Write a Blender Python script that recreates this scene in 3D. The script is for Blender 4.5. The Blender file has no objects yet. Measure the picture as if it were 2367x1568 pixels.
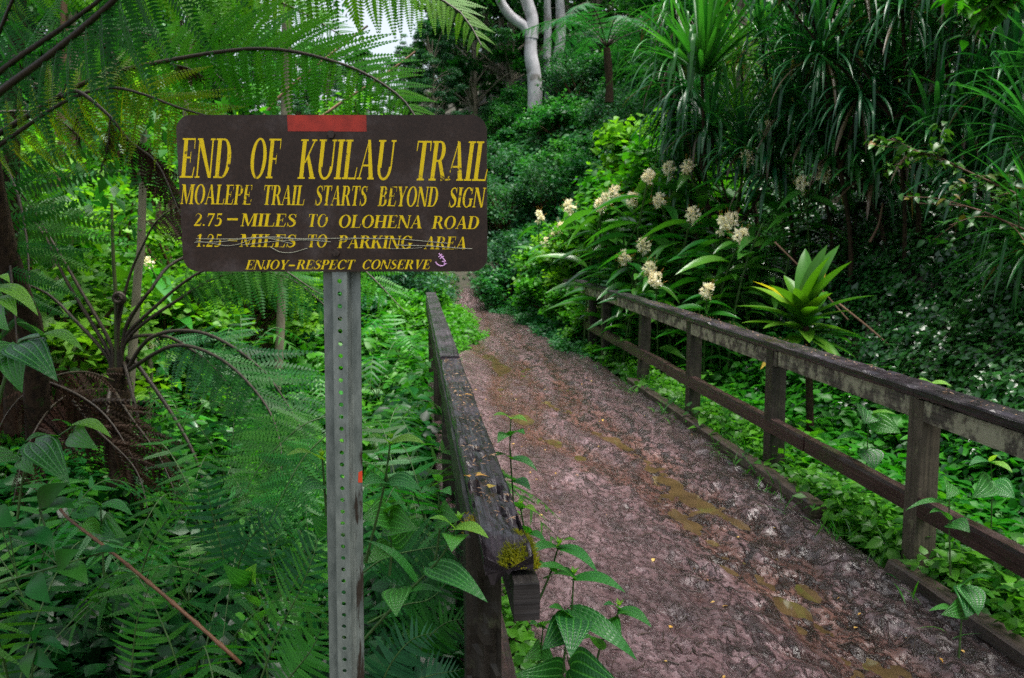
import bpy, math, random
import numpy as np
from mathutils import Vector, Matrix
rng = np.random.default_rng(7); random.seed(7)
sc = bpy.context.scene; C = sc.collection
PI = math.pi
# ------------------------------------------------------------------ camera, world, sun, exposure
F, CX, CY, HZ, EYE = 1900.0, 1183.0, 784.0, 528.0, 1.68
PITCH = math.atan((CY - HZ) / F)
cd = bpy.data.cameras.new('camera'); cam = bpy.data.objects.new('camera', cd); C.objects.link(cam); sc.camera = cam
cam.location = (0, 0, EYE); cam.rotation_euler = (PI / 2 - PITCH, 0, 0)
cd.sensor_width = 36; cd.lens = F / 2366 * 36; cd.clip_start = .05; cd.clip_end = 400
cd.dof.use_dof = True; cd.dof.focus_distance = 1.9; cd.dof.aperture_fstop = 9
SUN_EL, SUN_AZ = math.radians(76), math.radians(100)      # azimuth from +Y toward +X
w = bpy.data.worlds.new('World'); sc.world = w; w.use_nodes = True
nt = w.node_tree; bg = nt.nodes['Background']
sky = nt.nodes.new('ShaderNodeTexSky'); sky.sky_type = 'NISHITA'; sky.sun_disc = False
sky.sun_elevation = SUN_EL; sky.sun_rotation = SUN_AZ; sky.air_density = 1.0; sky.dust_density = 4.0; sky.ozone_density = 1.0
ov = nt.nodes.new('ShaderNodeHueSaturation'); ov.inputs['Saturation'].default_value = .45; nt.links.new(sky.outputs[0], ov.inputs['Color'])   # thin overcast
nt.links.new(ov.outputs[0], bg.inputs[0]); bg.inputs[1].default_value = .085
sd = bpy.data.lights.new('sun', 'SUN'); sun = bpy.data.objects.new('sun', sd); C.objects.link(sun)
sd.energy = 3.2; sd.angle = math.radians(45); sd.color = (1, .97, .9)
sun.rotation_euler = (PI / 2 - SUN_EL, 0, PI - SUN_AZ)
sc.view_settings.view_transform = 'Standard'; sc.view_settings.look = 'None'
sc.view_settings.exposure = 1.75; sc.view_settings.gamma = 1
sc.render.engine = 'CYCLES'; cy = sc.cycles
cy.max_bounces = 5; cy.diffuse_bounces = 2; cy.glossy_bounces = 2; cy.transmission_bounces = 4; cy.transparent_max_bounces = 4
cy.use_denoising = False; cy.sample_clamp_indirect = 4; cy.caustics_reflective = False; cy.caustics_refractive = False

# ------------------------------------------------------------------ coordinates
ca, sa = math.cos(PITCH), math.sin(PITCH)
def at(px, py, Y):
    """the point at world depth Y seen at a pixel of the 2366 x 1568 picture"""
    x = (px - CX) / F; y = -(py - CY) / F
    d = np.array([x, ca + y * sa, -sa + y * ca])
    return np.array([0, 0, EYE]) + d * (Y / d[1])
def atz(px, py, z):
    x = (px - CX) / F; y = -(py - CY) / F
    d = np.array([x, ca + y * sa, -sa + y * ca])
    return np.array([0, 0, EYE]) + d * ((z - EYE) / d[2])
def proj(p):
    p = np.atleast_2d(np.asarray(p, float)); q = p - np.array([0, 0, EYE])
    zc = q[:, 1] * ca - q[:, 2] * sa; yc = q[:, 1] * sa + q[:, 2] * ca
    zs = np.where(zc > .05, zc, np.nan)
    return CX + F * q[:, 0] / zs, CY - F * yc / zs, zc
BA = math.atan2(-230, math.hypot(F, CY - HZ))
bd = np.array([math.sin(BA), math.cos(BA)]); br = np.array([math.cos(BA), -math.sin(BA)])
def W(s, t, z=0.0):
    s, t, z = np.broadcast_arrays(np.asarray(s, float), np.asarray(t, float), np.asarray(z, float))
    return np.stack([s * bd[0] + t * br[0], s * bd[1] + t * br[1], z], -1)
def ST(x, y): return x * bd[0] + y * bd[1], x * br[0] + y * br[1]
# ------------------------------------------------------------------ noise
def _h(ix, iy, seed):
    n = (ix.astype(np.int64) * 374761393 + iy.astype(np.int64) * 668265263 + seed * 974634777) & 0x7fffffff
    n = ((n ^ (n >> 13)) * 1274126177) & 0x7fffffff
    return ((n ^ (n >> 16)) & 0xffff) / 65535.0
def vnoise(x, y, seed=0):
    x, y = np.broadcast_arrays(np.asarray(x, float), np.asarray(y, float))
    ix, iy = np.floor(x), np.floor(y); fx, fy = x - ix, y - iy
    fx = fx * fx * (3 - 2 * fx); fy = fy * fy * (3 - 2 * fy)
    a = _h(ix, iy, seed); b = _h(ix + 1, iy, seed); c = _h(ix, iy + 1, seed); d = _h(ix + 1, iy + 1, seed)
    return (a + (b - a) * fx) * (1 - fy) + (c + (d - c) * fx) * fy
def fbm(x, y, seed=0, o=4):
    r = 0; a = .5
    for i in range(o): r = r + a * vnoise(x * 2 ** i, y * 2 ** i, seed + i * 17); a *= .5
    return r
def sstep(a, b, x): u = np.clip((x - a) / (b - a), 0, 1); return u * u * (3 - 2 * u)
# ------------------------------------------------------------------ terrain
def path_c(s): return 1.2 + .30 * sstep(9, 13, s) - .35 * sstep(14.5, 18.5, s) + .05 * np.sin(s * 2.1) * sstep(9.5, 12, s)
def path_w(s): return 1.08 - .62 * sstep(9.0, 13.0, s) - .22 * sstep(13.5, 18, s) + .07 * np.sin(s * 3.7 + 1) * sstep(9.5, 12, s)
def ground(x, y):
    s, t = ST(x, y)
    n = fbm(x * .6, y * .6, 3) - .47
    z = np.zeros_like(s)
    L = sstep(.15, -.5, t)                                   # left bank and the gully beside the bridge
    zl = -.12 - .3 * sstep(2.2, 4, s) * sstep(14, 9, s)
    zl = zl - 1.1 * np.exp(-((t + .75) / .75) ** 2) * sstep(2.6, 4.5, s) * sstep(12, 8, s)
    zl = zl + .05 * np.clip(s - 9, 0, 12) + .10 * np.clip(-t - 3.0, 0, 20)
    z = z + L * zl
    t0 = 3.5 - 1.3 * sstep(7, 13, s)
    R = sstep(2.25, 2.6, t)
    d = np.clip(t - t0, 0, 60)
    zr = -.18 * R * sstep(13, 10, s) + np.where(d < 5, 1.05 * d, 5.25 + .4 * (d - 5)) * (1 - .35 * sstep(12, 18, s))
    z = z + zr
    z = z + .34 * np.clip(s - 17, 0, 60) * (.45 + .55 * sstep(-4, 2, t)) * (1 - .3 * sstep(34, 50, s))
    return z + n * .35 * np.clip(np.abs(t - 1.2) - 1.1, 0, 1.2)
# ------------------------------------------------------------------ mesh builder
class T_:                                                     # a template: vertices, quads, triangles, uv
    def __init__(s, v, q=(), t=(), uv=None):
        s.v = np.array(v, float); s.q = np.array(q, int).reshape(-1, 4); s.t = np.array(t, int).reshape(-1, 3)
        s.uv = np.array(uv, float) if uv is not None else np.zeros((len(s.v), 2))
class MB:
    def __init__(s): s.V = []; s.Q = []; s.TR = []; s.U = []; s.A = []; s.MQ = []; s.MT = []; s.n = 0
    def add(s, v, q=None, t=None, uv=None, var=0.5, mat=0):
        v = np.asarray(v, float).reshape(-1, 3); k = len(v)
        s.V.append(v); s.U.append(np.zeros((k, 2)) if uv is None else np.asarray(uv, float))
        s.A.append(np.broadcast_to(np.asarray(var, float), (k,)))
        if q is not None and len(q): s.Q.append(np.asarray(q, int) + s.n); s.MQ.append(np.full(len(q), mat))
        if t is not None and len(t): s.TR.append(np.asarray(t, int) + s.n); s.MT.append(np.full(len(t), mat))
        s.n += k
    def inst(s, T, P, R, S, var=.5, mat=0):
        P = np.asarray(P, float).reshape(-1, 3); M = len(P)
        if M == 0: return
        S = np.asarray(S, float)
        S = np.broadcast_to(S.reshape(-1, 1) if S.ndim < 2 else S, (M, 3))
        v = np.einsum('mij,mkj->mki', R, T.v[None] * S[:, None, :]) + P[:, None, :]
        k = len(T.v); off = (np.arange(M) * k)[:, None, None]
        q = (T.q[None] + off).reshape(-1, 4) if len(T.q) else None
        t = (T.t[None] + off).reshape(-1, 3) if len(T.t) else None
        a = np.repeat(np.broadcast_to(np.asarray(var, float), (M,)), k)
        s.add(v.reshape(-1, 3), q, t, np.tile(T.uv, (M, 1)), a, mat)
    def tube(s, pts, rad, sides=6, mat=0, var=.5, cap=True):
        pts = np.asarray(pts, float); n = len(pts); rad = np.broadcast_to(np.asarray(rad, float), (n,))
        tg = np.gradient(pts, axis=0); tg /= np.linalg.norm(tg, axis=1, keepdims=True) + 1e-9
        ref = np.array([.31, .17, .93]) if abs(tg[:, 2]).mean() < .8 else np.array([.95, .2, .1])
        a = np.cross(tg, ref); a /= np.linalg.norm(a, axis=1, keepdims=True) + 1e-9; b = np.cross(tg, a)
        th = np.arange(sides) * 2 * PI / sides
        v = pts[:, None] + rad[:, None, None] * (a[:, None] * np.cos(th)[None, :, None] + b[:, None] * np.sin(th)[None, :, None])
        L = np.concatenate([[0], np.cumsum(np.linalg.norm(np.diff(pts, axis=0), axis=1))])
        uv = np.stack([np.broadcast_to(L[:, None], (n, sides)), np.broadcast_to(th[None] * .1, (n, sides))], -1)
        i = np.arange(n - 1)[:, None] * sides; j = np.arange(sides)[None]; j2 = (j + 1) % sides
        q = np.stack([i + j, i + j2, i + sides + j2, i + sides + j], -1).reshape(-1, 4)
        s.add(v.reshape(-1, 3), q, None, uv.reshape(-1, 2), var, mat)
        if cap:
            for e, ring in ((0, 0), (n - 1, (n - 1) * sides)):
                vv = np.concatenate([v[e], pts[e:e + 1]]); jj = np.arange(sides)
                s.add(vv, None, np.stack([jj, (jj + 1) % sides, np.full(sides, sides)], -1), None, var, mat)
    def build(s, name, mats, parent=None, smooth=True):
        me = bpy.data.meshes.new(name)
        V = np.concatenate(s.V) if s.V else np.zeros((0, 3)); U = np.concatenate(s.U); A = np.concatenate(s.A)
        Q = np.concatenate(s.Q) if s.Q else np.zeros((0, 4), int); T = np.concatenate(s.TR) if s.TR else np.zeros((0, 3), int)
        M = np.concatenate(s.MQ + s.MT) if (s.MQ or s.MT) else np.zeros(0, int)
        loops = np.concatenate([Q.ravel(), T.ravel()]).astype(np.int32)
        nf = len(Q) + len(T)
        me.vertices.add(len(V)); me.vertices.foreach_set('co', V.astype(np.float32).ravel())
        me.loops.add(len(loops)); me.loops.foreach_set('vertex_index', loops)
        me.polygons.add(nf)
        st = np.concatenate([np.arange(len(Q)) * 4, len(Q) * 4 + np.arange(len(T)) * 3]).astype(np.int32)
        me.polygons.foreach_set('loop_start', st)
        me.polygons.foreach_set('material_index', M.astype(np.int32))
        me.polygons.foreach_set('use_smooth', np.full(nf, smooth))
        uvl = me.uv_layers.new(name='UVMap'); uvl.data.foreach_set('uv', U[loops].astype(np.float32).ravel())
        at_ = me.attributes.new('var', 'FLOAT', 'POINT'); at_.data.foreach_set('value', A.astype(np.float32))
        me.update(calc_edges=True)
        for m in (mats if isinstance(mats, (list, tuple)) else [mats]): me.materials.append(m)
        o = bpy.data.objects.new(name, me); C.objects.link(o)
        if parent is not None: o.parent = parent
        return o
def nrm(a): a = np.asarray(a, float); return a / (np.linalg.norm(a, axis=-1, keepdims=True) + 1e-9)
def frames(D, N):
    D = nrm(D); X = nrm(np.cross(D, N)); Z = np.cross(X, D)
    return np.stack([X, D, Z], -1)
def catmull(P, n):
    P = np.asarray(P, float); P = np.concatenate([[2 * P[0] - P[1]], P, [2 * P[-1] - P[-2]]])
    m = len(P) - 3; u = np.linspace(0, m - 1e-6, n); i = u.astype(int); f = (u - i)[:, None]
    a, b, c, d = P[i], P[i + 1], P[i + 2], P[i + 3]
    r = .5 * (2 * b + (c - a) * f + (2 * a - 5 * b + 4 * c - d) * f ** 2 + (3 * b - a - 3 * c + d) * f ** 3)
    L = np.concatenate([[0], np.cumsum(np.linalg.norm(np.diff(r, axis=0), axis=1))])
    k = np.linspace(0, L[-1], n)
    return np.stack([np.interp(k, L, r[:, j]) for j in range(3)], -1)
def tag(o, label=None, cat=None, group=None, kind=None):
    if label: o['label'] = label
    if cat: o['category'] = cat
    if group: o['group'] = group
    if kind: o['kind'] = kind
    return o
def thing(name, loc, label, cat, group=None):
    o = bpy.data.objects.new(name, None); o.empty_display_size = .1; C.objects.link(o); o.location = Vector([float(k) for k in loc])
    return tag(o, label, cat, group)
def loc_(mb_pts, base): return np.asarray(mb_pts, float) - np.asarray(base, float)
def copy_tree(o, parent=None):
    c = o.copy(); C.objects.link(c); c.parent = parent
    for ch in list(o.children): copy_tree(ch, c)
    return c
# ------------------------------------------------------------------ materials
def mat_base(name):
    m = bpy.data.materials.new(name); m.use_nodes = True; n = m.node_tree
    return m, n, n.nodes, n.links, n.nodes['Principled BSDF'], n.nodes['Material Output']
def N(nodes, typ, **kw):
    x = nodes.new('ShaderNode' + typ)
    for k, v in kw.items(): setattr(x, k, v)
    return x
def ramp(nodes, stops):
    r = N(nodes, 'ValToRGB'); e = r.color_ramp.elements
    while len(e) < len(stops): e.new(.5)
    for i, (p, c) in enumerate(stops): e[i].position = p; e[i].color = (*c, 1)
    return r
def math_(nodes, links, op, a, b=None, c=None):
    m = N(nodes, 'Math', operation=op)
    for i, v in enumerate((a, b, c)):
        if v is None: continue
        if isinstance(v, (int, float)): m.inputs[i].default_value = v
        else: links.new(v, m.inputs[i])
    return m.outputs[0]
def leaf_mat(name, c1, c2, rough=.38, trans=.35, tcol=None, spec=.5, veins=0, odd=None, oddp=.93, hue=.02):
    m, n, nd, ln, b, out = mat_base(name)
    a = N(nd, 'Attribute', attribute_name='var'); oi = N(nd, 'ObjectInfo')
    stops = [(0, c1), (.9 if odd else 1, c2)] + ([(oddp, c2), (1, odd)] if odd else [])
    r = ramp(nd, stops); ln.new(a.outputs['Fac'], r.inputs[0])
    hs = N(nd, 'HueSaturation'); ln.new(r.outputs[0], hs.inputs['Color'])
    mr = N(nd, 'MapRange'); ln.new(oi.outputs['Random'], mr.inputs[0]); mr.inputs[3].default_value = .5 - hue; mr.inputs[4].default_value = .5 + hue
    ln.new(mr.outputs[0], hs.inputs['Hue'])
    mv = N(nd, 'MapRange'); ln.new(oi.outputs['Random'], mv.inputs[0]); mv.inputs[3].default_value = 1.15; mv.inputs[4].default_value = .85
    ln.new(mv.outputs[0], hs.inputs['Value'])
    col = hs.outputs[0]
    b.inputs['Roughness'].default_value = rough; b.inputs['Specular IOR Level'].default_value = spec
    if veins:
        uv = N(nd, 'UVMap'); sp = N(nd, 'SeparateXYZ'); ln.new(uv.outputs[0], sp.inputs[0])
        x = math_(nd, ln, 'ABSOLUTE', math_(nd, ln, 'MULTIPLY_ADD', sp.outputs[0], 2.0, -1.0))
        pp = math_(nd, ln, 'PINGPONG', x, .2)
        l1 = N(nd, 'MapRange', interpolation_type='SMOOTHSTEP'); ln.new(pp, l1.inputs[0]); l1.inputs[2].default_value = .075
        yy = math_(nd, ln, 'MULTIPLY_ADD', sp.outputs[1], 13.0, math_(nd, ln, 'MULTIPLY', pp, 2.2))
        p2 = math_(nd, ln, 'PINGPONG', yy, .5)
        l2 = N(nd, 'MapRange', interpolation_type='SMOOTHSTEP'); ln.new(p2, l2.inputs[0]); l2.inputs[2].default_value = .3
        hgt = math_(nd, ln, 'MULTIPLY_ADD', l2.outputs[0], .55, l1.outputs[0])
        bp = N(nd, 'Bump'); bp.inputs['Strength'].default_value = .5; bp.inputs['Distance'].default_value = .0035
        ln.new(hgt, bp.inputs['Height']); ln.new(bp.outputs[0], b.inputs['Normal'])
        mx = N(nd, 'MixRGB'); ln.new(l1.outputs[0], mx.inputs[0]); mx.inputs[1].default_value = (*[min(1, k * 1.5 + .008) for k in c2], 1); ln.new(col, mx.inputs[2]); col = mx.outputs[0]
    ln.new(col, b.inputs['Base Color'])
    if trans:
        tr = N(nd, 'BsdfTranslucent'); ms = N(nd, 'MixShader'); ms.inputs[0].default_value = trans
        tm = N(nd, 'MixRGB', blend_type='MULTIPLY'); tm.inputs[0].default_value = 1; ln.new(col, tm.inputs[1]); tm.inputs[2].default_value = (*(tcol or (1.25, 1.55, .5)), 1)
        ln.new(tm.outputs[0], tr.inputs[0]); ln.new(b.outputs[0], ms.inputs[1]); ln.new(tr.outputs[0], ms.inputs[2]); ln.new(ms.outputs[0], out.inputs[0])
    return m
def bark_mat(name, c1, c2, scale=8, stretch=.25, rough=.8, spec=.3, bump=.6, c3=None, thr=.62):
    m, n, nd, ln, b, out = mat_base(name)
    tc = N(nd, 'TexCoord'); mp = N(nd, 'Mapping'); mp.inputs['Scale'].default_value = (1, 1, stretch); ln.new(tc.outputs['Object'], mp.inputs[0])
    t = N(nd, 'TexNoise'); t.inputs['Scale'].default_value = scale; t.inputs['Detail'].default_value = 8; t.inputs['Roughness'].default_value = .65; ln.new(mp.outputs[0], t.inputs[0])
    r = ramp(nd, [(.32, c1), (.68, c2)]); ln.new(t.outputs[0], r.inputs[0]); col = r.outputs[0]
    if c3:
        t2 = N(nd, 'TexNoise'); t2.inputs['Scale'].default_value = scale * .45; t2.inputs['Detail'].default_value = 5; ln.new(tc.outputs['Object'], t2.inputs[0])
        r2 = ramp(nd, [(thr, (0, 0, 0)), (thr + .08, (1, 1, 1))]); ln.new(t2.outputs[0], r2.inputs[0])
        mx = N(nd, 'MixRGB'); ln.new(r2.outputs[0], mx.inputs[0]); ln.new(col, mx.inputs[1]); mx.inputs[2].default_value = (*c3, 1); col = mx.outputs[0]
    ln.new(col, b.inputs['Base Color']); b.inputs['Roughness'].default_value = rough; b.inputs['Specular IOR Level'].default_value = spec
    bp = N(nd, 'Bump'); bp.inputs['Strength'].default_value = bump; bp.inputs['Distance'].default_value = .01; ln.new(t.outputs[0], bp.inputs['Height']); ln.new(bp.outputs[0], b.inputs['Normal'])
    return m
def wood_mat(name, c1, c2, rough=.5, lichen=None, lthr=.5, moss=None, bump=.8, grain=70):
    """weathered timber: grain runs along U (metres along the board), V across it"""
    m, n, nd, ln, b, out = mat_base(name)
    uv = N(nd, 'UVMap'); mp = N(nd, 'Mapping'); mp.inputs['Scale'].default_value = (3.0, grain, 1); ln.new(uv.outputs[0], mp.inputs[0])
    t = N(nd, 'TexNoise'); t.inputs['Scale'].default_value = 1.0; t.inputs['Detail'].default_value = 7; t.inputs['Distortion'].default_value = .4; ln.new(mp.outputs[0], t.inputs[0])
    tc = N(nd, 'TexCoord'); t2 = N(nd, 'TexNoise'); t2.inputs['Scale'].default_value = 7; t2.inputs['Detail'].default_value = 8; t2.inputs['Roughness'].default_value = .7; ln.new(tc.outputs['Object'], t2.inputs[0])
    r = ramp(nd, [(.3, c1), (.72, c2)]); ln.new(t.outputs[0], r.inputs[0]); col = r.outputs[0]
    sh = ramp(nd, [(.3, (.45, .45, .45)), (.65, (1.1, 1.1, 1.1))]); ln.new(t2.outputs[0], sh.inputs[0])
    mu = N(nd, 'MixRGB', blend_type='MULTIPLY'); mu.inputs[0].default_value = 1; ln.new(col, mu.inputs[1]); ln.new(sh.outputs[0], mu.inputs[2]); col = mu.outputs[0]
    for c3, thr, sc3 in ((lichen, lthr, 9), (moss, .56, 4)):
        if not c3: continue
        t3 = N(nd, 'TexNoise'); t3.inputs['Scale'].default_value = sc3; t3.inputs['Detail'].default_value = 9; t3.inputs['Roughness'].default_value = .72; ln.new(tc.outputs['Object'], t3.inputs[0])
        r3 = ramp(nd, [(thr, (0, 0, 0)), (thr + .1, (1, 1, 1))]); ln.new(t3.outputs[0], r3.inputs[0])
        mx = N(nd, 'MixRGB'); ln.new(r3.outputs[0], mx.inputs[0]); ln.new(col, mx.inputs[1]); mx.inputs[2].default_value = (*c3, 1); col = mx.outputs[0]
    ln.new(col, b.inputs['Base Color'])
    rr = N(nd, 'MapRange'); ln.new(t2.outputs[0], rr.inputs[0]); rr.inputs[1].default_value = .3; rr.inputs[2].default_value = .7; rr.inputs[3].default_value = rough - .15; rr.inputs[4].default_value = rough + .2
    ln.new(rr.outputs[0], b.inputs['Roughness']); b.inputs['Specular IOR Level'].default_value = .5
    ad = math_(nd, ln, 'ADD', t.outputs[0], t2.outputs[0])
    bp = N(nd, 'Bump'); bp.inputs['Strength'].default_value = bump; bp.inputs['Distance'].default_value = .004; ln.new(ad, bp.inputs['Height']); ln.new(bp.outputs[0], b.inputs['Normal'])
    return m
def plain(name, c, rough=.5, spec=.5, metal=0, noise=0, nscale=40):
    m, n, nd, ln, b, out = mat_base(name)
    b.inputs['Base Color'].default_value = (*c, 1); b.inputs['Roughness'].default_value = rough; b.inputs['Specular IOR Level'].default_value = spec; b.inputs['Metallic'].default_value = metal
    if noise:
        tc = N(nd, 'TexCoord'); t = N(nd, 'TexNoise'); t.inputs['Scale'].default_value = nscale; t.inputs['Detail'].default_value = 6; ln.new(tc.outputs['Object'], t.inputs[0])
        r = ramp(nd, [(.3, tuple(k * (1 - noise) for k in c)), (.7, tuple(min(1, k * (1 + noise)) for k in c))]); ln.new(t.outputs[0], r.inputs[0]); ln.new(r.outputs[0], b.inputs['Base Color'])
    return m
M = {}
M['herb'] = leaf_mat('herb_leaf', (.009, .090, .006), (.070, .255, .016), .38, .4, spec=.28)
M['herb_shade'] = leaf_mat('herb_leaf_painted_shade', (.002, .020, .004), (.011, .105, .011), .34, .22, spec=.25)  # leaf colour darkened to stand in for shade on the near bank
M['herb_dark'] = leaf_mat('dark_ground_leaf', (.006, .048, .014), (.020, .105, .022), .24, .2, spec=.6)
M['shrub'] = leaf_mat('shrub_leaf', (.010, .090, .024), (.052, .225, .052), .42, .36, spec=.3)
M['shrub_mute'] = leaf_mat('muted_shrub_leaf', (.014, .072, .034), (.045, .16, .064), .45, .3, spec=.3)
M['shrub_lit'] = leaf_mat('shrub_leaf_painted_light', (.022, .12, .010), (.11, .30, .022), .4, .45, (1.5, 1.6, .4), spec=.28)  # leaf colour brightened in place of light on the tall shrubs
M['tree'] = leaf_mat('tree_leaf', (.007, .062, .012), (.030, .155, .020), .36, .4, spec=.3)
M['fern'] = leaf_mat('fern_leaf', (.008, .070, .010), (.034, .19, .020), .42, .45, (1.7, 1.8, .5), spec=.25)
M['fern_lit'] = leaf_mat('fern_leaf_painted_light', (.030, .20, .006), (.10, .33, .010), .42, .6, (2.2, 2.0, .3), spec=.3)  # frond green brightened to carry the light from above
M['verge'] = leaf_mat('verge_leaf', (.028, .145, .008), (.12, .345, .022), .42, .45, (1.5, 1.6, .4), spec=.28)
M['fern_near'] = leaf_mat('near_fern_leaf', (.018, .150, .018), (.058, .29, .036), .4, .4, spec=.35)
M['fern_yellow'] = leaf_mat('yellowing_fern_leaf', (.14, .25, .006), (.26, .34, .010), .45, .75, (2.9, 2.5, .3), odd=(.10, .045, .012), oddp=.94)
M['fern_blue'] = leaf_mat('cool_fern_leaf', (.010, .085, .028), (.032, .17, .050), .4, .32, spec=.4)
M['fern_dead'] = leaf_mat('dead_fern_leaf', (.014, .007, .005), (.052, .024, .012), .7, .15, (1.6, 1.2, .7), spec=.2)
M['strap'] = leaf_mat('strap_leaf', (.008, .078, .024), (.040, .190, .046), .30, .32, spec=.6, odd=(.12, .085, .045), oddp=.95)
M['strap_lit'] = leaf_mat('bright_strap_leaf', (.03, .14, .02), (.07, .23, .025), .34, .4, odd=(.2, .14, .05), oddp=.95)
M['strap_fan'] = leaf_mat('fan_strap_leaf', (.010, .085, .020), (.034, .19, .034), .32, .35, spec=.5)
M['ginger'] = leaf_mat('ginger_leaf', (.014, .115, .016), (.060, .245, .026), .26, .35, spec=.65)
M['ti'] = leaf_mat('ti_leaf', (.010, .080, .010), (.085, .225, .012), .34, .3, spec=.4, odd=(.55, .40, .03), oddp=.92)
M['ribbed'] = leaf_mat('ribbed_leaf', (.010, .095, .016), (.042, .205, .028), .34, .33, (2.2, 2.2, .6), veins=1, spec=.55)
M['ribbed_lit'] = leaf_mat('young_ribbed_leaf', (.07, .25, .03), (.16, .36, .04), .36, .45, (1.9, 1.8, .6), veins=1)
M['glossy'] = leaf_mat('glossy_dark_leaf', (.006, .062, .008), (.018, .125, .014), .36, .35, spec=.18)
M['yellow_leaf'] = leaf_mat('fallen_yellow_leaf', (.50, .26, .03), (.62, .42, .10), .5, .3, (1.2, 1.1, .8))
M['litter'] = leaf_mat('fallen_brown_leaf', (.16, .085, .045), (.38, .24, .13), .55, .2, (1.2, 1.1, .8))
M['straw'] = plain('wet_straw', (.035, .021, .013), .45, .4, noise=.6, nscale=20)
M['petal'] = leaf_mat('cream_petal', (.92, .87, .60), (.95, .93, .80), .5, .4, (1.15, 1.1, .9))
M['stamen'] = plain('orange_stamen', (.62, .33, .06), .5)
M['stem_green'] = plain('green_stem', (.05, .11, .025), .45, .4, noise=.4)
M['stem_brown'] = plain('brown_stem', (.09, .045, .025), .6, .3, noise=.4)
M['stipe'] = bark_mat('fern_stipe', (.018, .012, .010), (.055, .040, .022), 30, .3, .55, .45, .4)
M['stipe_green'] = bark_mat('green_fern_stipe', (.035, .05, .014), (.075, .095, .03), 30, .3, .5, .4, .3)
M['fern_trunk'] = bark_mat('fern_trunk', (.012, .008, .006), (.065, .040, .022), 45, .5, .85, .2, 1.2, (.03, .05, .012), .6)
M['trunk_grey'] = bark_mat('grey_bark', (.10, .085, .06), (.26, .23, .17), 5, .35, .75, .3, .6, (.06, .085, .03), .58)
M['trunk_brown'] = bark_mat('brown_bark', (.09, .05, .03), (.22, .13, .085), 6, .3, .8, .3, .6, (.06, .07, .03), .62)
M['trunk_white'] = bark_mat('white_bark', (.28, .27, .29), (.58, .56, .60), 2.6, .5, .7, .3, .6, (.12, .10, .085), .57)
M['twig'] = bark_mat('red_brown_twig', (.055, .022, .010), (.16, .075, .034), 18, .6, .6, .4, .5)
M['cap'] = wood_mat('weathered_cap_board', (.009, .007, .009), (.060, .045, .057), .28, moss=None)
M['beam'] = wood_mat('lichen_beam', (.05, .042, .032), (.15, .125, .095), .7, lichen=(.36, .34, .23), lthr=.45)
M['post_wood'] = wood_mat('post_timber', (.012, .010, .007), (.046, .036, .025), .5, lichen=(.075, .078, .042), lthr=.56)
M['post_pale'] = wood_mat('pale_post_timber', (.040, .033, .022), (.150, .122, .082), .62, lichen=(.20, .20, .11), lthr=.58)  # pale lichened timber of the nearest post
M['rail_wood'] = wood_mat('wet_rail', (.016, .008, .007), (.078, .041, .036), .34, moss=(.03, .04, .012))
M['kerb_wood'] = wood_mat('kerb_timber', (.028, .018, .012), (.085, .055, .040), .5, moss=(.035, .05, .012))
M['dark_end'] = wood_mat('charred_beam_end', (.012, .010, .010), (.045, .038, .036), .5)
M['moss'] = leaf_mat('moss_sprig', (.14, .16, .006), (.42, .38, .02), .6, .45, (1.4, 1.3, .6), odd=(.22, .11, .015), oddp=.9)
def soil_mat():
    m, n, nd, ln, b, out = mat_base('forest_soil')
    tc = N(nd, 'TexCoord'); t = N(nd, 'TexNoise'); t.inputs['Scale'].default_value = 9; t.inputs['Detail'].default_value = 9; ln.new(tc.outputs['Object'], t.inputs[0])
    r = ramp(nd, [(.3, (.012, .012, .006)), (.55, (.028, .026, .012)), (.75, (.05, .038, .02))]); ln.new(t.outputs[0], r.inputs[0]); ln.new(r.outputs[0], b.inputs['Base Color'])
    b.inputs['Roughness'].default_value = .8
    bp = N(nd, 'Bump'); bp.inputs['Distance'].default_value = .04; ln.new(t.outputs[0], bp.inputs['Height']); ln.new(bp.outputs[0], b.inputs['Normal'])
    return m
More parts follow.
